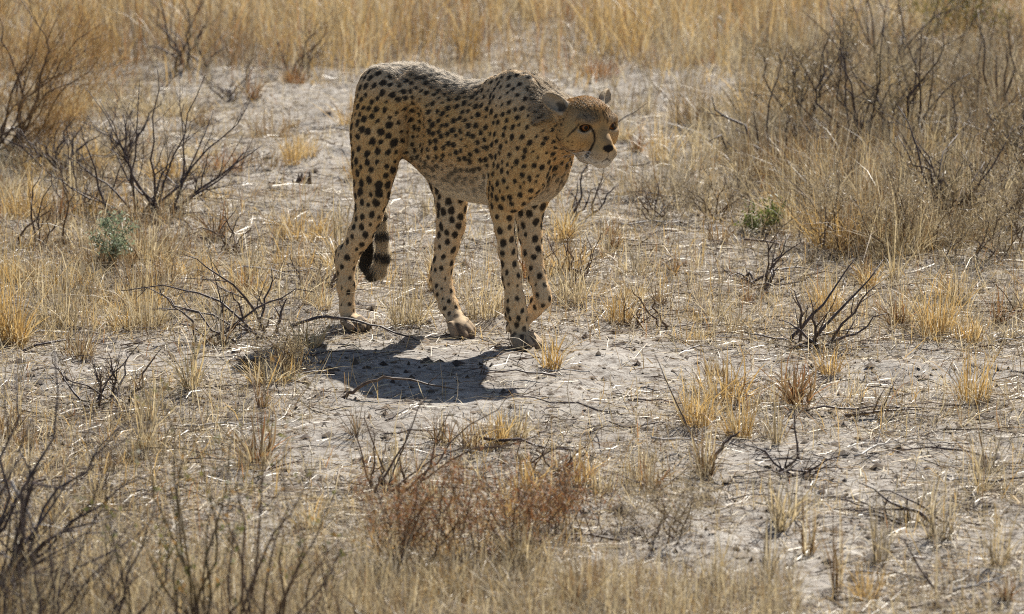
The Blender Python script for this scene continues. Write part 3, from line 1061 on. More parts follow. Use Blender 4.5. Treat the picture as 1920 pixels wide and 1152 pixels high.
def tuft_mesh(kind, n, h, r, spread=.5, droop=.35, width=.0028, kind2=None):
    rr = r * np.sqrt(rp.random(n)); a = rp.uniform(0, 2 * math.pi, n)
    base = np.stack((rr * np.cos(a), rr * np.sin(a), np.full(n, -.006)), 1)
    az = a + rp.normal(0, .7, n)
    hh = h * rp.beta(2.2, 1.6, n) * 1.25
    c = tint(kind, n)
    if kind2 is not None: m = rp.random(n) < .3; c[m] = tint(kind2, m.sum())
    V, T, Q, C = blades(base, hh, np.abs(rp.normal(0, spread, n)), az, rp.normal(.08, droop, n), width * rp.uniform(.55, 1.3, n), c)
    return mesh_np('grass_tuft', V, T, Q, C, mat_grass)


# ---------------------------------------------------------------- twigs
class Tubes:
    def __init__(s): s.V, s.Q, s.T, s.n = [], [], [], 0

    def add(s, P, R, k=4):
        P = np.asarray(P, float); m = len(P)
        d = np.gradient(P, axis=0); d /= np.maximum(np.linalg.norm(d, axis=1, keepdims=True), 1e-9)
        ref = np.array((.31, .17, .93)) if abs(d[:, 2]).mean() < .8 else np.array((.95, .2, .1))
        u = np.cross(d, ref); u /= np.maximum(np.linalg.norm(u, axis=1, keepdims=True), 1e-9); v = np.cross(d, u)
        for j in range(k):
            a = 2 * math.pi * j / k
            s.V.append(P + (u * math.cos(a) + v * math.sin(a)) * np.asarray(R)[:, None])
        # vertices are laid ring side by ring side: index = j*m + i
        i = np.arange(m - 1)
        for j in range(k):
            b, c = s.n + j * m, s.n + (j + 1) % k * m
            s.Q.append(np.stack((b + i, c + i, c + i + 1, b + i + 1), 1))
        for j in range(1, k - 1):
            s.T.append([(s.n, s.n + (j + 1) * m, s.n + j * m), (s.n + m - 1, s.n + j * m + m - 1, s.n + (j + 1) * m + m - 1)])
        s.n += k * m

    def mesh(s, name, mat):
        return mesh_np(name, np.concatenate(s.V), np.concatenate(s.T), np.concatenate(s.Q), mat=mat, smooth=True)


def crooked(a, b, n=7, jit=.05, sag=0.0):
    a, b = np.asarray(a, float), np.asarray(b, float)
    L = np.linalg.norm(b - a); t = np.linspace(0, 1, n)[:, None]
    P = a + (b - a) * t
    P[1:] += np.cumsum(rp.normal(0, jit * L / 2.6, (n - 1, 3)), axis=0)
    P = P - t * (P[-1] - b)
    P[:, 2] += sag * L * (4 * t * (1 - t))[:, 0]
    return P


def grow(tb, P, r0, r1, depth, dens, leaves=None, k=4, up=.25):
    """a crooked stem with side twigs; tips are noted for leaves"""
    m = len(P); R = np.linspace(r0, r1, m)
    tb.add(P, R, k)
    L = np.linalg.norm(np.diff(P, axis=0), axis=1).sum()
    if leaves is not None:
        for q in P[m // 2:]: leaves.append(q)
    if depth <= 0: return
    for _ in range(max(1, int(rp.poisson(dens)))):
        t = rp.uniform(.22, .95); i = min(int(t * (m - 1)), m - 2); f = t * (m - 1) - i
        p = P[i] + (P[i + 1] - P[i]) * f
        d = P[i + 1] - P[i]; d /= max(np.linalg.norm(d), 1e-9)
        s = rp.normal(0, 1, 3); s -= (s @ d) * d; s /= np.linalg.norm(s)
        an = rp.uniform(.45, 1.05)
        nd = d * math.cos(an) + s * math.sin(an); nd[2] += up * .5; nd /= np.linalg.norm(nd)
        ln = L * rp.uniform(.22, .55) * (1.1 - .5 * t)
        r = (r0 + (r1 - r0) * t) * rp.uniform(.5, .75)
        e = p + nd * ln
        if e[2] < .01: e[2] = .01 + .3 * abs(e[2])
        grow(tb, crooked(p, e, 5, .07), r, max(r * .35, .0005), depth - 1, dens * .75, leaves, 3, up)


def leaf_cloud(pts, n, size, cols, spread=.02, slim=.35, along=None):
    pts = np.asarray(pts); i = rp.integers(0, len(pts), n)
    c = pts[i] + rp.normal(0, spread, (n, 3)); c[:, 2] = np.maximum(c[:, 2], .012)
    d = rp.normal(0, 1, (n, 3)); d[:, 2] = np.abs(d[:, 2]) + .3
    if along is not None: d = d * .45 + np.array(along)
    d /= np.linalg.norm(d, axis=1, keepdims=True)
    s = np.cross(d, rp.normal(0, 1, (n, 3))); s /= np.linalg.norm(s, axis=1, keepdims=True)
    L = size * rp.uniform(.5, 1.4, (n, 1)); W = L * slim
    V = np.stack((c - d * L / 2, c + s * W / 2, c + d * L / 2, c - s * W / 2), 1).reshape(-1, 3)
    Q = (np.arange(n) * 4)[:, None] + np.arange(4)
    pick = np.array(cols)[rp.integers(0, len(cols), n)] * rp.uniform(.7, 1.25, (n, 1))
    return V, Q, np.repeat(pick, 4, axis=0)


def gpt(px, py):
    """ground point, standing on the real surface"""
    p = ground_at(px, py)
    p[2] = gz(p[0], p[1])[0]
    return p


def tip_at(px, py, base, dy):
    """point on a sight line, dy metres nearer or farther than the base"""
    d = ray(px, py); t = (base[1] + dy) / d[1]
    q = CAMP + d * t
    if q[2] < .012: q[2] = .012
    return q


def shrub(name, base_px, tips, label, cat, r=.005, depth=2, dens=3.0, wood='dark', jit=.06, dy=.16, foliage=None, group=None, sag=0., up=.25, nodes=8):
    b = gpt(*base_px)
    root = link(name, None); root.location = b
    tag(root, label, cat, group)
    lv = [] if foliage else None
    for tp in tips:
        q = tip_at(tp[0], tp[1], b, rp.uniform(-dy, dy)) - b
        st = rp.normal(0, .04, 3); st[2] = -.01
        tb = Tubes()
        grow(tb, crooked(st, q, nodes, jit * 1.5, sag), r * rp.uniform(.60, 1.0), max(r * .18, .0006), depth, dens, lv, 5, up)
        link('branch', tb.mesh('branch', WOOD[wood]), root)
    if foliage:
        V, Q, C = leaf_cloud(lv, **foliage)
        link('leaves', mesh_np('leaves', V, faces_quad=Q, col=C, mat=mat_leaf), root)
    return root


def stick(name, pts, D_base, label, cat, r=.004, wood='dark', twigs=2, dy=0.0, group=None):
    """a twig through picture points, all at about the depth of a ground point; 1 mesh"""
    b = gpt(*D_base)
    P = np.array([tip_at(p[0], p[1], b, dy * i / max(len(pts) - 1, 1)) for i, p in enumerate(pts)])
    P = P - b
    tt = np.linspace(0, 1, len(P)); ts = np.linspace(0, 1, max(8, 3 * len(P)))
    Q = np.stack([np.interp(ts, tt, P[:, i]) for i in range(3)], 1); Q[1:-1] = (Q[:-2] + Q[1:-1] * 2 + Q[2:]) / 4
    Q += rp.normal(0, r * .35, Q.shape)
    tb = Tubes(); R = r * (1 - .7 * ts)
    tb.add(Q, R, 5)
    for _ in range(twigs):
        i = rp.integers(1, len(Q) - 2)
        d = Q[i + 1] - Q[i]; d /= np.linalg.norm(d)
        e = Q[i] + (d * .6 + rp.normal(0, .5, 3) + np.array((0, 0, .4))) * rp.uniform(.04, .10)
        grow(tb, crooked(Q[i], e, 5, .07), R[i] * .6, .0006, 1, 1.0, None, 3)
    o = link(name, tb.mesh(name, WOOD[wood])); o.location = b
    tag(o, label, cat, group)
    return o


# ---- shrubs one can tell apart
LEAFBROWN = [(.34, .20, .075), (.27, .16, .07), (.40, .27, .12)]
shrub('feathery_shrub', (10, 285), [(-70, 40), (-20, -10), (40, 0), (95, 10), (140, 40), (190, 45), (160, 110), (150, 150), (-60, 120), (70, 90), (110, 190), (185, 110), (60, 30), (165, 75), (130, 230)],
      'feathery reddish-brown shrub at the left edge, thick with fine twigs', 'shrub', r=.0075, depth=3, dens=4.2, wood='brown', jit=.07, dy=.4,
      foliage=dict(n=12000, size=.026, cols=LEAFBROWN, spread=.030, slim=.08, along=(.55, 0, .75)))
shrub('bare_shrub', (362, 135), [(282, 0), (292, -40), (300, 45), (345, 0), (372, -30), (385, 10), (255, 80), (330, 60), (420, 60)],
      'dark leafless shrub standing up in the golden grass behind the big fan-shaped one', 'shrub', r=.0075, depth=2, dens=2.2, jit=.10, dy=.15)
shrub('bare_shrub', (272, 405), [(152, 235), (165, 170), (187, 190), (232, 215), (262, 150), (295, 130), (345, 195), (385, 140), (400, 210), (470, 188), (480, 280), (495, 270), (120, 290), (90, 330), (205, 280), (330, 270)],
      'large fan-shaped leafless shrub with purplish stems left of the cheetah', 'shrub', r=.0068, depth=2, dens=5.0, jit=.05, dy=.22)
shrub('bare_shrub', (1640, 170), [(1535, -40), (1565, 10), (1590, -60), (1615, -90), (1640, -40), (1692, -60), (1760, -30), (1815, -10), (1555, 60), (1505, 20), (1738, 60), (1690, 70), (1860, 10)],
      'tall dark leafless shrub at the upper right', 'shrub', r=.0085, depth=3, dens=3.2, jit=.05, dy=.3)
shrub('dead_branch', (1452, 330), [(1335, 182), (1328, 266), (1362, 335), (1440, 300), (1372, 300), (1500, 290), (1410, 270)],
      'gnarled blackish dead branch reaching out over the grass right of the cheetah', 'dead branch', r=.0105, depth=2, dens=3.2, jit=.10, dy=.12, up=.1)
stick('thin_stem', [(1444, 300), (1437, 235), (1446, 180), (1462, 130), (1476, 92)], (1444, 305), 'single thin black stem curving upright beside the gnarled dead branch', 'stem', r=.0042, twigs=0)
shrub('dead_branch', (1640, 245), [(1770, 172), (1725, 190), (1545, 248), (1600, 235), (1680, 160)], 'grey forked dead branch lying in the grass below the tall dark shrub', 'dead branch', r=.006, depth=1, dens=2.2, wood='brown', dy=.1)
shrub('bare_shrub', (1825, 318), [(1908, 175), (1880, 195), (1702, 258), (1760, 250), (1925, 250), (1790, 330)], 'dark crooked twig shrub near the right edge', 'shrub', r=.008, depth=2, dens=2.2, jit=.08)
shrub('bare_shrub', (1425, 535), [(1482, 438), (1436, 440), (1352, 500), (1462, 458), (1498, 432), (1530, 510), (1490, 520)], 'small forked grey twig shrub above the V-shaped branch', 'shrub', r=.0055, depth=1, dens=2.4, jit=.10, dy=.1)
shrub('dead_branch', (1492, 640), [(1656, 487), (1604, 484), (1650, 530), (1490, 545), (1395, 622), (1662, 588), (1465, 600), (1520, 560)], 'V-shaped dead branch with one long arm pointing up to the right', 'dead branch', r=.0075, depth=1, dens=2.6, jit=.05, dy=.12)
shrub('bare_shrub', (1092, 410), [(1112, 296), (1132, 312), (1086, 330), (1160, 345), (1062, 350), (1120, 350)], 'dark twiggy stems right under the cheetah head', 'shrub', r=.006, depth=1, dens=2.5, jit=.06, dy=.10)
shrub('bare_shrub', (474, 628), [(226, 546), (285, 580), (345, 478), (508, 498), (512, 600), (420, 545), (540, 560)], 'low sprawling bare shrub with arching twigs left of the hind paw', 'shrub', r=.0058, depth=1, dens=2.4, jit=.05, dy=.15, sag=.14)
shrub('bare_shrub', (386, 640), [(300, 540), (255, 560), (420, 552), (590, 548), (470, 600), (330, 600), (520, 640)], 'tangled low twig shrub beside the arching one at left', 'shrub', r=.0055, depth=2, dens=1.8, jit=.07, dy=.15, sag=.08)
shrub('twig_shrub', (726, 918), [(700, 805), (684, 770), (772, 792), (800, 745), (845, 770), (955, 738), (655, 785), (900, 800), (1040, 800), (750, 840)], 'bare upright twig shrub at the lower centre, below the shadow', 'shrub', r=.0046, depth=1, dens=2.6, wood='brown', jit=.05, dy=.12)
for (bx, by, w, h, nb, wd, lab) in (
        (150, 395, 95, 130, 11, 'dark', 'low dark brushy shrub left of the fan-shaped one'), (345, 372, 70, 90, 8, 'dark', 'small bare shrub leaning right at the foot of the fan-shaped one'),
        (75, 470, 80, 150, 8, 'brown', 'thin brown stems rising left of the pale green herb'), (585, 545, 85, 90, 9, 'dark', 'low dark twig shrub left of the hanging tail'),
        (420, 470, 90, 80, 9, 'brown', 'low brown twig shrub on open ground right of the pale green herb'), (1385, 385, 70, 80, 8, 'dark', 'small dark twig shrub below the gnarled branch'),
        (1545, 400, 80, 120, 9, 'dark', 'dark twig shrub between the gnarled branch and the mound'), (1730, 400, 110, 170, 12, 'dark', 'dark tangled shrub inside the right-hand mound'),
        (1880, 430, 80, 140, 9, 'dark', 'dark twig shrub low at the right edge of the mound'), (1215, 610, 60, 70, 7, 'brown', 'small brown twig shrub right of the golden tuft by the forepaw'),
        (1240, 420, 60, 80, 8, 'brown', 'thin brown twig shrub between the cheetah and the mound'), (1080, 545, 60, 110, 7, 'brown', 'thin upright twigs behind the lifted foreleg'),
        (560, 150, 90, 130, 8, 'brown', 'thin brown stems at the edge of the far grass left of the rump'), (1480, 170, 70, 120, 8, 'brown', 'thin brown stems left of the tall dark shrub'),
        (205, 770, 110, 120, 9, 'dark', 'thin dark twigs on the sand at left, below the brown tuft'), (1030, 890, 80, 80, 8, 'brown', 'low brown twigs right of the upright twig shrub')):
    tips = [(bx + w * rp.uniform(-1, 1), by - h * rp.uniform(.25, 1.05)) for _ in range(nb)]
    shrub('bare_shrub', (bx, by), tips, lab, 'shrub', r=.0050, depth=2, dens=3.8, wood=wd, jit=.07, dy=.14)
for (bx, by, w, h, nb, lab) in (
        (1610, 340, 110, 150, 11, 'dark tangled twig shrub above the shaded brown tuft in the right-hand mound'), (1480, 330, 90, 110, 9, 'dark broken twigs just right of the gnarled dead branch'),
        (1660, 455, 120, 110, 11, 'dark brush along the shaded foot of the right-hand mound'), (1800, 330, 90, 150, 9, 'dark twiggy shrub behind the crooked one near the right edge'),
        (1840, 160, 110, 160, 10, 'dark twig shrub under the yellow-green bush'), (1560, 200, 90, 150, 9, 'dark slender shrub left of the foot of the tall dark one'),
        (100, 330, 110, 120, 10, 'dark brushwood under the feathery shrub'), (215, 300, 100, 110, 9, 'grey-brown twigs behind the fan-shaped shrub'), (440, 190, 80, 90, 7, 'thin dark twigs at the edge of the far grass right of the fan-shaped shrub')):
    tips = [(bx + w * rp.uniform(-1, 1), by - h * rp.uniform(.2, 1.05)) for _ in range(nb)]
    shrub('bare_shrub', (bx, by), tips, lab, 'shrub', r=.0068, depth=3, dens=3.4, wood='dark', jit=.08, dy=.18)
for (bx, by, w, h, nb, lab) in (
        (1590, 300, 130, 260, 14, 'tall dense dark shrub left of the middle of the right-hand mound'), (1700, 300, 120, 270, 14, 'tall dense dark shrub in the very middle of the right-hand mound'),
        (1780, 440, 130, 230, 14, 'broad dark shrub shading the foot of the mound at right'), (1870, 250, 110, 240, 12, 'tall dark shrub at the right edge above the crooked one'),
        (1500, 260, 100, 210, 11, 'dark shrub rising behind the gnarled dead branch'), (1900, 360, 90, 220, 10, 'dense dark twigs cut by the right edge')):
    tips = [(bx + w * rp.uniform(-1, 1), by - h * rp.uniform(.25, 1.05)) for _ in range(nb)]
    shrub('bare_shrub', (bx, by), tips, lab, 'shrub', r=.0078, depth=3, dens=3.4, wood='dark', jit=.08, dy=.25,
          foliage=dict(n=2500, size=.020, cols=[(.22, .17, .09), (.16, .12, .07), (.30, .23, .13)], spread=.022, slim=.14))
for (bx, by, w, h, nb, wd, lab) in (
        (70, 1225, 150, 330, 12, 'dark', 'blurred dark twigs in front of the thicket at lower left'), (215, 1215, 120, 260, 11, 'dark', 'blurred dark twigs between the thicket and the olive-leaved shrub'),
        (640, 1215, 110, 190, 9, 'brown', 'blurred brown twigs left of the russet clump'), (410, 1235, 100, 230, 10, 'brown', 'blurred brown twigs between the two tall foreground shrubs')):
    tips = [(bx + w * rp.uniform(-1, 1), by - h * rp.uniform(.35, 1.05)) for _ in range(nb)]
    shrub('foreground_shrub', (bx, by), tips, lab, 'shrub', r=.0042, depth=3, dens=3.0, wood=wd, jit=.06, dy=.15)
LEAFOLIVE = [(.20, .19, .055), (.15, .16, .05), (.36, .20, .055), (.28, .22, .10)]
shrub('foreground_shrub', (352, 1225), [(272, 835), (300, 742), (312, 860), (440, 800), (352, 790), (210, 960), (395, 900), (330, 690), (250, 1000)], 'blurred olive-leaved foreground shrub at the lower left', 'shrub',
      r=.0046, depth=2, dens=2.2, wood='olive', jit=.04, dy=.2, foliage=dict(n=420, size=.012, cols=LEAFOLIVE, spread=.008, slim=.45))
shrub('foreground_shrub', (482, 1240), [(468, 690), (452, 785), (532, 832), (628, 925), (418, 868), (566, 985), (520, 930), (600, 860), (650, 1010), (440, 960)], 'blurred tall-stemmed foreground shrub right of the olive-leaved one', 'shrub',
      r=.0046, depth=2, dens=1.8, wood='brown', jit=.035, dy=.2, foliage=dict(n=260, size=.012, cols=LEAFOLIVE, spread=.008, slim=.45))
shrub('foreground_shrub', (-70, 1150), [(132, 895), (282, 890), (62, 780), (225, 800), (150, 1010), (205, 935), (30, 700), (100, 640), (90, 860), (200, 1060), (60, 950), (180, 870), (120, 990), (40, 850), (250, 1010), (10, 900), (90, 1080)], 'dark blurred thicket of bare branches in the lower left corner', 'shrub',
      r=.0078, depth=3, dens=3.6, jit=.07, dy=.25)
stick('grey_branch', [(20, 900), (50, 960), (75, 1010), (58, 1060), (60, 1100)], (60, 1105), 'pale grey bare branch hanging in the dark thicket at lower left', 'branch', r=.004, wood='pale', twigs=3)
stick('arching_twig', [(545, 612), (600, 594), (660, 598), (715, 614), (770, 634), (800, 642)], (790, 648), 'thin dark twig arching across the near hind paw', 'twig', r=.0048, twigs=3)
stick('bent_twig', [(642, 757), (656, 738), (690, 716), (740, 709), (795, 719), (850, 730)], (700, 757), 'brown bent twig lying in the cheetah shadow', 'twig', r=.0058, wood='brown', twigs=1)
stick('slanted_twig', [(1328, 878), (1345, 850), (1368, 822), (1388, 808)], (1328, 880), 'thick dark twig slanting out of the brown tuft right of centre', 'twig', r=.006, twigs=0)
shrub('fallen_branch', (1720, 972), [(1600, 957), (1665, 932), (1650, 920), (1560, 962), (1745, 966), (1700, 935), (1610, 905)], 'dark fallen branch lying on pale sand at the lower right', 'branch', r=.0066, depth=1, dens=1.6, jit=.05, dy=.06)
shrub('fallen_branch', (1488, 890), [(1570, 862), (1590, 850), (1430, 884), (1390, 830), (1545, 880), (1500, 850)], 'dark fallen branch left of the other on the pale sand', 'branch', r=.0055, depth=1, dens=1.6, jit=.05, dy=.06)
stick('pale_stick', [(1774, 906), (1815, 900), (1862, 894)], (1818, 908), 'whitish straight stick lying near the right edge', 'stick', r=.0045, wood='pale', twigs=0)
stick('dark_stick', [(1828, 912), (1880, 902), (1935, 892)], (1880, 912), 'dark stick lying behind the whitish straight one', 'stick', r=.0048, twigs=1)
stick('pale_stick', [(1786, 1116), (1806, 1104), (1830, 1098), (1885, 1080)], (1800, 1120), 'bleached curved stick at the lower right corner', 'stick', r=.0055, wood='pale', twigs=2)
stick('pale_stick', [(455, 500), (500, 504), (560, 520), (625, 530)], (540, 532), 'thin bleached stick lying left of the hind leg', 'stick', r=.0034, wood='pale', twigs=0)
stick('pale_stick', [(1345, 30), (1372, 55), (1398, 80)], (1398, 100), 'straight bleached stalk leaning in the golden grass behind the head', 'stick', r=.0045, wood='pale', twigs=0)
stick('pale_stick', [(1590, 468), (1640, 455), (1680, 443)], (1635, 478), 'pair-thick pale straw stalk lying before the big grass mound', 'stick', r=.004, wood='pale', twigs=0)
stick('thin_stem', [(1302, 838), (1280, 780), (1250, 715), (1228, 665)], (1302, 842), 'thin dark whip of a stem leaning left, left of the golden tuft', 'stem', r=.0028, twigs=1)
stick('thin_stem', [(1498, 868), (1493, 820), (1488, 765)], (1498, 872), 'straight upright dark stem on the sand, right of the golden tuft', 'stem', r=.0034, twigs=1)
stick('thin_stem', [(1750, 1110), (1720, 1060), (1698, 1015), (1682, 1005)], (1750, 1114), 'thin dark stem leaning left in the right foreground', 'stem', r=.003, twigs=1)
stick('thin_stem', [(1152, 232), (1185, 213), (1215, 193)], (1160, 330), 'dark twig tip sticking out past the cheetah face', 'stem', r=.003, twigs=0)
shrub('dry_bush', (520, 722), [(468, 640), (490, 620), (520, 610), (545, 622), (568, 640), (480, 680), (585, 690), (505, 650), (550, 660)], 'small fluffy grey-brown bush left of the shadow', 'bush', r=.0022, depth=3, dens=4, wood='brown', jit=.07, dy=.09,
      foliage=dict(n=2600, size=.010, cols=[(.40, .33, .22), (.30, .23, .13), (.46, .36, .2)], spread=.012, slim=.14))
for (bx, by, w, h, lab) in ((1560, 475, 110, 150, 'grey-brown fine-twigged bush above the forked twig shrub'), (1700, 480, 120, 190, 'dense shaded grey-brown bush in the middle of the right-hand mound'),
                            (1815, 500, 110, 170, 'grey fine-twigged bush right of the dense shaded one'), (1912, 470, 110, 230, 'pale grey bush cut by the right edge'),
                            (1350, 415, 80, 100, 'small brown twiggy bush under the gnarled dead branch'), (1600, 250, 120, 150, 'brown fine bush at the foot of the tall dark shrub'),
                            (1790, 190, 130, 190, 'greyish fine bush right of the tall dark shrub'), (1255, 1000, 80, 90, 'low pale grey-brown bush in the right foreground')):
    tips = [(bx + w * rp.uniform(-1, 1), by - h * rp.uniform(.45, 1.05)) for _ in range(9)]
    shrub('dry_bush', (bx, by), tips, lab, 'bush', r=.003, depth=3, dens=3.4, wood='brown', jit=.06, dy=.22,
          foliage=dict(n=2600, size=.015, cols=[(.40, .33, .22), (.31, .24, .14), (.48, .39, .25)], spread=.022, slim=.13))
tips = [(1810 + 110 * rp.uniform(-1, 1), 70 - 150 * rp.uniform(.3, 1.1)) for _ in range(12)]
shrub('green_bush', (1810, 95), tips, 'yellow-green leafy bush in the upper right corner', 'bush', r=.005, depth=3, dens=3.5, wood='olive', dy=.5,
      foliage=dict(n=6500, size=.017, cols=[(.24, .21, .045), (.17, .16, .04), (.34, .25, .07)], spread=.03, slim=.3))
for (bx, by, w, h, lab, nl) in ((214, 515, 34, 115, 'pale green leafy herb among dry grass at left', 900), (1420, 440, 26, 48, 'bright green herb at the edge of the right-hand mound', 420), (1462, 436, 22, 60, 'green herb right of the bright one by the mound', 300)):
    tips = [(bx + w * rp.uniform(-1, 1), by - h * rp.uniform(.5, 1.05)) for _ in range(9)]
    cols = [(.30, .35, .22), (.26, .31, .19), (.38, .40, .28)] if nl == 900 else [(.18, .22, .055), (.14, .18, .05), (.25, .26, .09)]
    shrub('green_herb', (bx, by), tips, lab, 'herb', r=.002, depth=1, dens=3, wood='olive', dy=.05, foliage=dict(n=nl, size=.014, cols=cols, spread=.009, slim=.4))
# russet fine-stemmed plants, lower centre
for (bx, by, w, h, lab) in ((742, 1075, 75, 200, 'russet fine-stemmed plant, leftmost of those at lower centre'), (850, 1070, 85, 215, 'tall russet fine-stemmed plant in the middle of the lower-centre clump'),
                            (958, 1050, 85, 190, 'russet plant with slanting stems at the right of the lower-centre clump'), (1040, 1000, 75, 130, 'low brown fine-stemmed plant beyond the russet clump')):
    tips = [(bx + w * rp.uniform(-1.1, 1.1) + 10, by - h * rp.uniform(.5, 1.1)) for _ in range(22)]
    shrub('russet_plant', (bx, by), tips, lab, 'plant', r=.0018, depth=1, dens=2.6, wood='brown', jit=.03, dy=.14, nodes=6,
          foliage=dict(n=1500, size=.016, cols=[(.33, .135, .05), (.26, .12, .055), (.40, .24, .10), (.30, .2, .1)], spread=.010, slim=.13))

# ---- tufts one can tell apart: base px, height px, half width px, tint, blades, label
TUFTS = [
    (562, 303, 58, 52, 'gold', 200, 'rounded golden tuft on the bare ground left of the rump'),
    (549, 243, 22, 18, 'brown', 90, 'tiny dark brown tuft alone on the bare patch'),
    (552, 168, 42, 32, 'russet', 130, 'small russet tuft at the edge of the far golden grass'),
    (1245, 305, 130, 42, 'gold', 110, 'tall thin golden tuft right of the cheetah face'),
    (1290, 330, 95, 50, 'straw', 110, 'straw tuft just right of the tall thin golden one'),
    (1125, 146, 48, 60, 'russet', 260, 'wide russet-brown mat of grass behind the head'),
    (1310, 118, 36, 50, 'russet', 190, 'low russet mat of grass right of the wide one'),
    (700, 128, 50, 50, 'brown', 200, 'brown grass mat right behind the rump'),
    (1160, 606, 78, 44, 'gold', 150, 'golden tuft right of the lifted forepaw'),
    (1305, 805, 125, 44, 'gold', 150, 'tall golden tuft in the right half, below the bare strip'),
    (1385, 822, 90, 40, 'gold', 130, 'golden tuft joined to the right of the tall one'),
    (1342, 692, 48, 30, 'brown', 110, 'small dark straw tuft on the bare strip right of the paws'),
    (1755, 628, 140, 44, 'gold', 170, 'large spiky golden tuft near the right edge'),
    (1815, 636, 70, 44, 'gold', 120, 'small golden tuft leaning against the large spiky one'),
    (1825, 765, 115, 52, 'gold', 130, 'open golden tuft on pale sand near the right edge'),
    (1552, 580, 92, 40, 'gold', 130, 'golden tuft behind the V-shaped branch'),
    (150, 690, 62, 44, 'brown', 150, 'brown tuft casting a dark shadow on sand at left'),
    (16, 650, 230, 40, 'gold', 150, 'tall blurred golden tuft at the left edge'),
    (105, 610, 120, 60, 'straw', 180, 'wide straw tuft right of the tall blurred one'),
    (275, 610, 110, 60, 'straw', 170, 'loose straw tuft in front of the pale green herb'),
    (765, 615, 110, 56, 'straw', 170, 'straw tuft between the hind legs'),
    (905, 608, 115, 56, 'straw', 170, 'straw tuft between the far hind leg and the forelegs'),
    (1072, 575, 100, 50, 'straw', 150, 'straw tuft just right of the lifted foreleg'),
    (832, 842, 72, 30, 'brown', 100, 'brownish upright tuft below the shadow'),
    (885, 848, 85, 32, 'brown', 100, 'brown tuft right of the upright one below the shadow'),
    (962, 836, 70, 40, 'straw', 100, 'sparse straw tuft below the front paws'),
    (1322, 884, 110, 28, 'brown', 100, 'narrow brown tuft at the slanting dark twig'),
    (1132, 915, 62, 34, 'straw', 90, 'bright straw tuft right of the russet clump'),
    (1195, 900, 80, 46, 'straw', 110, 'loose straw tuft between the bright one and the narrow brown one'),
    (975, 1075, 120, 30, 'straw', 110, 'pale straw tuft in front of the russet clump'),
    (1440, 1055, 130, 24, 'grey', 60, 'thin forked grey-brown tuft in the right foreground'),
    (1572, 1095, 190, 16, 'brown', 40, 'tall narrow dark stems in the right foreground'),
    (1650, 1045, 150, 22, 'grey', 50, 'upright grey stems in the middle of the right foreground'),
    (1515, 1030, 140, 20, 'brown', 40, 'leaning brown stems left of the upright grey ones'),
    (1760, 1010, 170, 40, 'grey', 80, 'loose grey-green stems right of the fallen branch'),
    (1870, 1060, 160, 40, 'straw', 70, 'straw stems at the lower right edge'),
    (1345, 1100, 150, 26, 'straw', 60, 'sparse straw stems at the bottom, right of centre'),
    (1000, 40, 120, 40, 'gold', 160, 'bright golden sheaf standing out in the far grass'),
    (880, 105, 130, 34, 'gold', 170, 'dense upright golden sheaf behind the back'),
    (640, 60, 120, 40, 'gold', 160, 'golden sheaf in the far grass left of the rump'),
    (1660, 430, 90, 60, 'brown', 170, 'shaded brown tuft at the foot of the right-hand mound'),
    (420, 330, 60, 60, 'russet', 150, 'reddish tuft right of the fan-shaped shrub'),
    (1720, 340, 110, 60, 'straw', 170, 'straw tuft in the middle of the right-hand mound'),
    (1560, 330, 100, 60, 'straw', 170, 'straw tuft right of the gnarled dead branch'),
    (40, 400, 100, 60, 'gold', 120, 'golden tuft at the foot of the feathery shrub'),
]
for (bx, by, h, w, kd_, nb, lab) in TUFTS:
    b = gpt(bx, by); s = px_per_m(np.linalg.norm(b - CAMP))
    me = tuft_mesh(kd_, int(nb * .85), h / s, max(.60 * w / s, .012), spread=.36 * w / max(h, 1) + .14, droop=.32, width=.0027, kind2={'gold': 'straw', 'straw': 'grey', 'russet': 'brown', 'brown': 'straw', 'grey': 'straw'}[kd_])
    o = link('grass_tuft', me); o.location = b
    tag(o, lab, 'grass tuft')

# ---- many more small tufts nobody could tell apart: copies of a few kinds
KIT = []
for kd_, k2, nb, h, r, sp in (('straw', 'gold', 60, .10, .025, .45), ('gold', 'straw', 70, .12, .02, .35), ('grey', 'straw', 60, .10, .03, .55), ('straw', 'grey', 45, .15, .018, .35), ('brown', 'straw', 60, .08, .03, .6),
                              ('gold', 'brown', 80, .14, .03, .5), ('straw', 'grey', 36, .18, .015, .30), ('grey', 'brown', 50, .13, .02, .5), ('straw', 'gold', 90, .09, .04, .6), ('brown', 'russet', 55, .12, .02, .4)):
    KIT.append(tuft_mesh(kd_, nb, h, r, sp, .35, .0030, k2))
def place_words(px, py):
    side = 'at left' if px < 640 else ('at centre' if px < 1280 else 'at right')
    if py < 420: return 'on the ground behind the cheetah ' + side
    if py < 640: return 'in the littered belt beside the cheetah ' + side
    if py < 850: return 'on the bare strip in front of the cheetah ' + side
    return 'in the near foreground ' + side


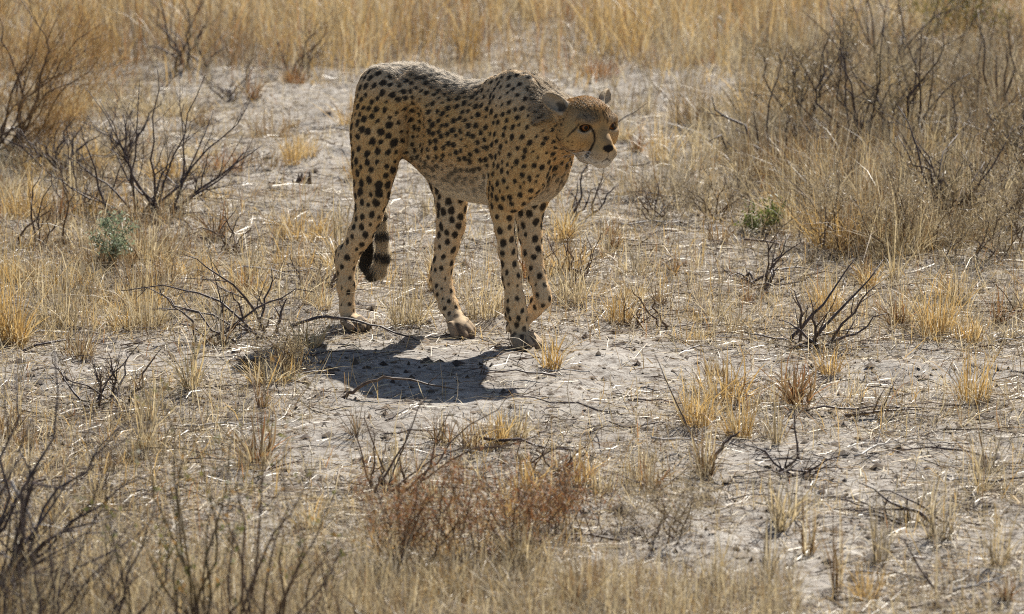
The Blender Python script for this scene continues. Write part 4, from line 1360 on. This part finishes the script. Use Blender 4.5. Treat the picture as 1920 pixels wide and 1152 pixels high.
LOOKS = ('splayed straw-coloured', 'upright golden', 'loose grey', 'tall loose straw-coloured', 'low brown', 'dense golden-brown', 'thin tall pale', 'scruffy grey-brown', 'wide matted straw-coloured', 'small russet-brown')
made = 0
proto = {}
while made < 210:
    px, py = rp.uniform(-30, 1950), rp.uniform(150, 1150)
    b = gpt(px, py)
    c = cover(b[:1], b[1:2])[0]
    if rp.random() > .10 + .9 * c: continue
    if min(np.hypot(b[0] - p[0], (b[1] - p[1]) * (.45 if b[1] < p[1] else 1)) for p in PAW_W) < .17: continue
    k = int(rp.integers(0, len(KIT)))
    if k not in proto:
        o = proto[k] = link('grass_tuft', KIT[k])
    else:
        o = proto[k].copy(); COL.objects.link(o)
    wds = LOOKS[k] + ' grass tuft ' + place_words(px, py)
    tag(o, wds, 'grass tuft', wds.replace('tuft', 'tufts'))
    o.location = b
    o.rotation_euler = (0, 0, rp.uniform(0, 6.28))
    sc = rp.uniform(.55, 1.25)
    o.scale = (sc * rp.uniform(.8, 1.3), sc * rp.uniform(.8, 1.3), sc)
    made += 1

# ---- fallen twigs scattered about
TW = []
for k in range(9):
    tb = Tubes(); L = rp.uniform(.10, .28)
    P = crooked((-L / 2, 0, .004), (L / 2, rp.uniform(-.03, .03), .010), 8, .06, rp.uniform(0, .05)); P[:, 2] = np.abs(P[:, 2]) + .002
    grow(tb, P, rp.uniform(.0018, .0036), .0008, 1, 2.0, None, 4, .2)
    TW.append(tb.mesh('fallen_twig', WOOD[('dark', 'brown', 'dark', 'pale', 'dark', 'brown', 'pale', 'dark', 'brown')[k]]))
pr = {}
n_t = 0
while n_t < 150:
    px, py = rp.uniform(0, 1920), rp.uniform(180, 1150)
    b = gpt(px, py)
    if min(np.hypot(*(b[:2] - p)) for p in PAW_W) < .10: continue
    k = int(rp.integers(0, 9))
    if k not in pr:
        o = pr[k] = link('fallen_twig', TW[k])
    else:
        o = pr[k].copy(); COL.objects.link(o)
    wds = ('dark', 'brown', 'dark forked', 'pale', 'thin dark', 'thin brown', 'thin pale', 'bent dark', 'bent brown')[k] + ' fallen twig ' + place_words(px, py)
    tag(o, wds, 'twig', wds.replace('twig', 'twigs'))
    o.location = b; o.rotation_euler = (rp.normal(0, .05), rp.normal(0, .06), rp.normal(0, .7) + (math.pi if rp.random() < .5 else 0))
    s_ = rp.uniform(.6, 1.4); o.scale = (s_, s_, s_)
    n_t += 1

# ---- odd small things
def lump_mesh(name, n_spike, r, h, mat):
    tb = Tubes()
    for i in range(n_spike):
        a = rp.uniform(0, 6.28); d = rp.uniform(0, r)
        p = np.array((d * math.cos(a), .6 * d * math.sin(a), -.01)); hh = h * rp.uniform(.35, 1)
        tb.add(crooked(p, p + np.array((rp.normal(0, .01), rp.normal(0, .01), hh)), 5, .08), np.linspace(r * .42, r * .06, 5), 6)
    return tb.mesh(name, mat)
o = link('jagged_stump', lump_mesh('jagged_stump', 6, .030, .07, WOOD['brown'])); o.location = gpt(569, 350)
tag(o, 'small dark jagged stump on the bare ground left of the cheetah', 'stump')
for (px, py, lab) in ((1172, 4, 'white curled leaf caught in the far grass near the top edge'), (1383, 1190 - 1100, 'white withered leaf on a stalk in the far grass at right')):
    b = gpt(px + 4, max(py, 60)); q = tip_at(px, py, b, 0) - b
    t = np.linspace(0, 1, 7); Pn = q + np.stack((.02 * np.sin(3 * t), .02 * np.cos(4 * t), -.05 * t + .01), 1)
    w = .009 * np.sin(math.pi * (t * .9 + .05)); sd = np.array((.8, .5, .2))
    V = np.concatenate((Pn - sd * w[:, None], Pn + sd * w[:, None])); i = np.arange(6)
    o = link('dry_leaf', mesh_np('dry_leaf', V, faces_quad=np.stack((i, i + 1, i + 8, i + 7), 1), col=np.tile((.78, .76, .72), (14, 1)), mat=mat_leaf)); o.location = b
    tag(o, lab, 'leaf')
    tb = Tubes(); tb.add(crooked((0, 0, -.01), Pn[0], 6, .04), np.full(6, .0012), 3)
    link('stalk', tb.mesh('stalk', WOOD['brown']), o)

# ================================================================== what nobody could count
def scatter(n, ymin=8.0, ymax=24.0, power=1.0, lo=.08, xm=1.35):
    """ground points, thicker where more grows"""
    got = []
    tot = 0
    while tot < n:
        m = n * 2
        y = ymin * (ymax / ymin) ** rp.random(m)                      # even over the picture rather than over the plain
        x = rp.uniform(-1, 1, m) * (.125 * y * xm)
        c = lo + (1 - lo) * np.clip(cover(x, y), 0, 1) ** power
        keep = rp.random(m) < c
        got.append(np.stack((x[keep], y[keep]), 1)); tot += keep.sum()
    g = np.concatenate(got)[:n]
    return np.column_stack((g, gz(g[:, 0], g[:, 1])))


def mix_tints(kinds, probs, n):
    k = rp.choice(len(kinds), n, p=probs); c = np.zeros((n, 3))
    for i, kk in enumerate(kinds):
        m = k == i; c[m] = tint(kk, m.sum())
    return c


# straw lying flat
n = 118000
b = scatter(n, power=.85, lo=.20, xm=1.35)
az = rp.uniform(0, 2 * math.pi, n); L = rp.gamma(2.6, .021, n) + .012; W = rp.uniform(.0009, .0023, n)
d = np.stack((np.cos(az), np.sin(az), rp.normal(0, .10, n)), 1); s = np.stack((-np.sin(az), np.cos(az), rp.normal(0, .5, n)), 1)
c0 = b + np.array((0, 0, .004)) + np.abs(rp.normal(0, .004, (n, 1))) * np.array((0, 0, 1))
bow = rp.normal(0, .10, n)[:, None] * s * L[:, None]
ra_, rm, rb_ = c0 - d * L[:, None] / 2, c0 + bow, c0 + d * L[:, None] / 2
w = s * W[:, None] / 2
V = np.stack((ra_ - w, ra_ + w, rm - w, rm + w, rb_ - w * .4, rb_ + w * .4), 1).reshape(-1, 3)
o_ = (np.arange(n) * 6)[:, None]
Q = np.concatenate((o_ + np.array((0, 1, 3, 2)), o_ + np.array((2, 3, 5, 4))))
C = mix_tints(('straw', 'grey', 'brown', 'gold'), (.42, .27, .24, .07), n)
tag(link('straw_litter', mesh_np('straw_litter', V, faces_quad=Q, col=np.repeat(C, 6, 0), mat=mat_straw)), kind='stuff')

# crumbs, clods and bits of bark
n = 60000
b = scatter(n, power=.6, lo=.35)
r = np.clip(rp.lognormal(-5.6, .62, n), .0012, .016)
oc = np.array(((1, 0, 0), (0, 1, 0), (-1, 0, 0), (0, -1, 0), (0, 0, 1)), float)
V = oc[None] * rp.uniform(.6, 1.5, (n, 5, 1)) * r[:, None, None] * np.stack((rp.uniform(.8, 1.9, n), rp.uniform(.7, 1.3, n), rp.uniform(.45, 1.0, n)), 1)[:, None]
a = rp.uniform(0, 6.28, n); ca_, sa_ = np.cos(a)[:, None], np.sin(a)[:, None]
V = np.stack((V[..., 0] * ca_ - V[..., 1] * sa_, V[..., 0] * sa_ + V[..., 1] * ca_, V[..., 2]), -1) + b[:, None]
T = ((np.arange(n) * 5)[:, None, None] + np.array(((0, 1, 4), (1, 2, 4), (2, 3, 4), (3, 0, 4)))).reshape(-1, 3)
pal = np.array(((.09, .065, .045), (.15, .11, .075), (.30, .25, .20), (.055, .04, .032)))
C = pal[rp.choice(4, n, p=(.32, .3, .2, .18))] * rp.uniform(.7, 1.3, (n, 1))
mat_crumb = leafy_mat('crumbs', 0.0, .8, .2)
tag(link('soil_crumbs', mesh_np('soil_crumbs', V.reshape(-1, 3), T, col=np.repeat(C, 5, 0), mat=mat_crumb)), kind='stuff')

# short standing stubble
n = 80000
b = scatter(n, power=1.5, lo=.03)
b[:, 2] -= .004
h = rp.gamma(2.6, .022, n) + .012
V, T, Q, C = blades(b, h, np.abs(rp.normal(0, .55, n)), rp.uniform(0, 6.28, n), rp.normal(.1, .45, n), rp.uniform(.0012, .0028, n), mix_tints(('straw', 'gold', 'grey', 'brown', 'russet'), (.42, .14, .27, .14, .03), n))
tag(link('grass_stubble', mesh_np('grass_stubble', V, T, Q, C, mat_grass)), kind='stuff')

# the far golden grass along the top
n = 84000
y = rp.uniform(17.9, 28, n); x = rp.uniform(-1, 1, n) * (.125 * y * 1.5)
edge = 18.55 + .55 * noise3(np.stack((x * 1.2, x * 0, x * 0), 1), 71) + .35 * noise3(np.stack((x * 3.7, x * 0, x * 0), 1), 72) + np.clip(x - .6, 0, 2) * .12
edge = np.minimum(edge, 19.0)
clump = noise3(np.stack((x * 4.2, y * 2.2, x * 0), 1), 73) + .6 * noise3(np.stack((x * 10, y * 5, x * 0), 1), 74)
keep = (y > edge + .25 * clump) & (rp.random(n) < np.maximum(.52 + 1.0 * clump, .22))
x, y = x[keep], y[keep]; n = len(x)
b = np.column_stack((x, y, gz(x, y) - .01))
h = rp.uniform(.16, .52, n) * np.clip(.45 + (y - edge[keep]) * .55, .35, 1.0)
cg = mix_tints(('gold', 'straw', 'brown', 'russet'), (.50, .34, .12, .04), n)
tn = noise3(np.stack((x * 2.6, y * 1.6, x * 0), 1), 75) + .5 * noise3(np.stack((x * 8, y * 4, x * 0), 1), 76) + rp.normal(0, .2, n)
m = tn > .38; cg[m] = mix_tints(('brown', 'russet', 'grey'), (.5, .2, .3), m.sum())
m = tn < -.5; cg[m] = mix_tints(('straw', 'grey'), (.7, .3), m.sum())
h *= 1 + .35 * noise3(np.stack((x * 3.1, y * 2, x * 0), 1), 77)
V, T, Q, C = blades(b, h, np.abs(rp.normal(0, .30, n)), rp.uniform(0, 6.28, n), rp.normal(.08, .38, n), rp.uniform(.0020, .0048, n), cg)
tag(link('tall_grass', mesh_np('tall_grass', V, T, Q, C, mat_grass)), kind='stuff')

# the grey-brown grass of the mound at right and the thick grass at left: grown in clumps
nc = 440
cpx = np.where(np.arange(nc) < 345, rp.normal(1680, 185, nc), rp.normal(150, 190, nc)); left = np.arange(nc) >= 345
cpy = np.where(left, rp.uniform(150, 620, nc), rp.uniform(90, 490, nc))
keep = left | (cpy < 460 - .30 * np.abs(cpx - 1680) + 40 * rp.normal(0, 1, nc))
cpx, cpy, left = cpx[keep], cpy[keep], left[keep]; nc = len(cpx)
cb = np.array([ground_at(u_, v_) for u_, v_ in zip(cpx, cpy)])
cn = rp.integers(70, 230, nc); ci = np.repeat(np.arange(nc), cn); n = len(ci)
cr = rp.uniform(.05, .16, nc)[ci]; ca2 = rp.uniform(0, 6.28, n); rr2 = cr * np.sqrt(rp.random(n))
b = cb[ci] + np.stack((rr2 * np.cos(ca2), rr2 * np.sin(ca2), 0 * rr2), 1)
b[:, 2] = gz(b[:, 0], b[:, 1]) - .01
h = (rp.uniform(.09, .34, nc) * np.where(left, .45, 1.0))[ci] * rp.beta(2.2, 1.5, n) * 1.2
ck = rp.choice(4, nc, p=(.20, .36, .34, .10)); ck = np.where(left & (rp.random(nc) < .30), 3, ck)[ci]
c = np.zeros((n, 3))
for k_, kk in enumerate(('straw', 'grey', 'brown', 'gold')):
    m = ck == k_; c[m] = tint(kk, m.sum())
m = rp.random(n) < .3; c[m] = mix_tints(('straw', 'grey', 'brown'), (.4, .3, .3), m.sum())
V, T, Q, C = blades(b, h, np.abs(rp.normal(0, .42, n)), ca2 + rp.normal(0, .8, n), rp.normal(.10, .42, n), rp.uniform(.0016, .0040, n), c)
tag(link('rough_grass', mesh_np('rough_grass', V, T, Q, C, mat_grass)), kind='stuff')

# thin dark twigs lying everywhere among the straw
n = 9000
b = scatter(n, power=.9, lo=.20)
az = rp.normal(0, .8, n) + np.where(rp.random(n) < .5, math.pi, 0); L = rp.gamma(2.2, .030, n) + .02; R_ = rp.uniform(.0006, .0019, n)
d = np.stack((np.cos(az), np.sin(az), rp.normal(0, .12, n)), 1); s_ = np.stack((-np.sin(az), np.cos(az), 0 * az), 1); u_ = np.cross(d, s_)
c0 = b + np.array((0, 0, .005)) + np.abs(rp.normal(0, .008, (n, 1))) * np.array((0, 0, 1))
Pn = [c0 - d * L[:, None] / 2, c0 + (s_ * rp.normal(0, .10, (n, 1)) + np.array((0, 0, .06))) * L[:, None], c0 + d * L[:, None] / 2]
V = np.stack([Pn[i_] + (s_ * math.cos(a_) + u_ * math.sin(a_)) * (R_ * (1, .85, .4)[i_])[:, None] for i_ in range(3) for a_ in (0, 2.1, 4.2)], 1).reshape(-1, 3)
o_ = (np.arange(n) * 9)[:, None]
Q = np.concatenate([o_ + np.array((r_ * 3 + k_, r_ * 3 + (k_ + 1) % 3, r_ * 3 + 3 + (k_ + 1) % 3, r_ * 3 + 3 + k_)) for r_ in range(2) for k_ in range(3)])
C = np.array(((.10, .075, .065), (.15, .11, .085), (.07, .05, .045), (.40, .36, .32)))[rp.choice(4, n, p=(.35, .3, .2, .15))]
tag(link('twig_litter', mesh_np('twig_litter', V, faces_quad=Q, col=np.repeat(C, 9, 0), mat=mat_crumb)), kind='stuff')

# soft pale grass right along the bottom edge
n = 14000
px, py = rp.uniform(-150, 1500, n), rp.uniform(1075, 1250, n)
near_left = (px < 760) & (rp.random(n) < .30)
b = np.array([ground_at(u_, v_) for u_, v_ in zip(px, py)]); b[:, 2] = gz(b[:, 0], b[:, 1]) - .01
V, T, Q, C = blades(b, np.where(near_left, rp.uniform(.08, .27, n), rp.uniform(.03, .13, n)), np.abs(rp.normal(0, .4, n)), rp.uniform(0, 6.28, n), rp.normal(.08, .4, n), rp.uniform(.0010, .0024, n), mix_tints(('straw', 'grey', 'brown'), (.45, .35, .2), n))
tag(link('near_grass', mesh_np('near_grass', V, T, Q, C, mat_grass)), kind='stuff')
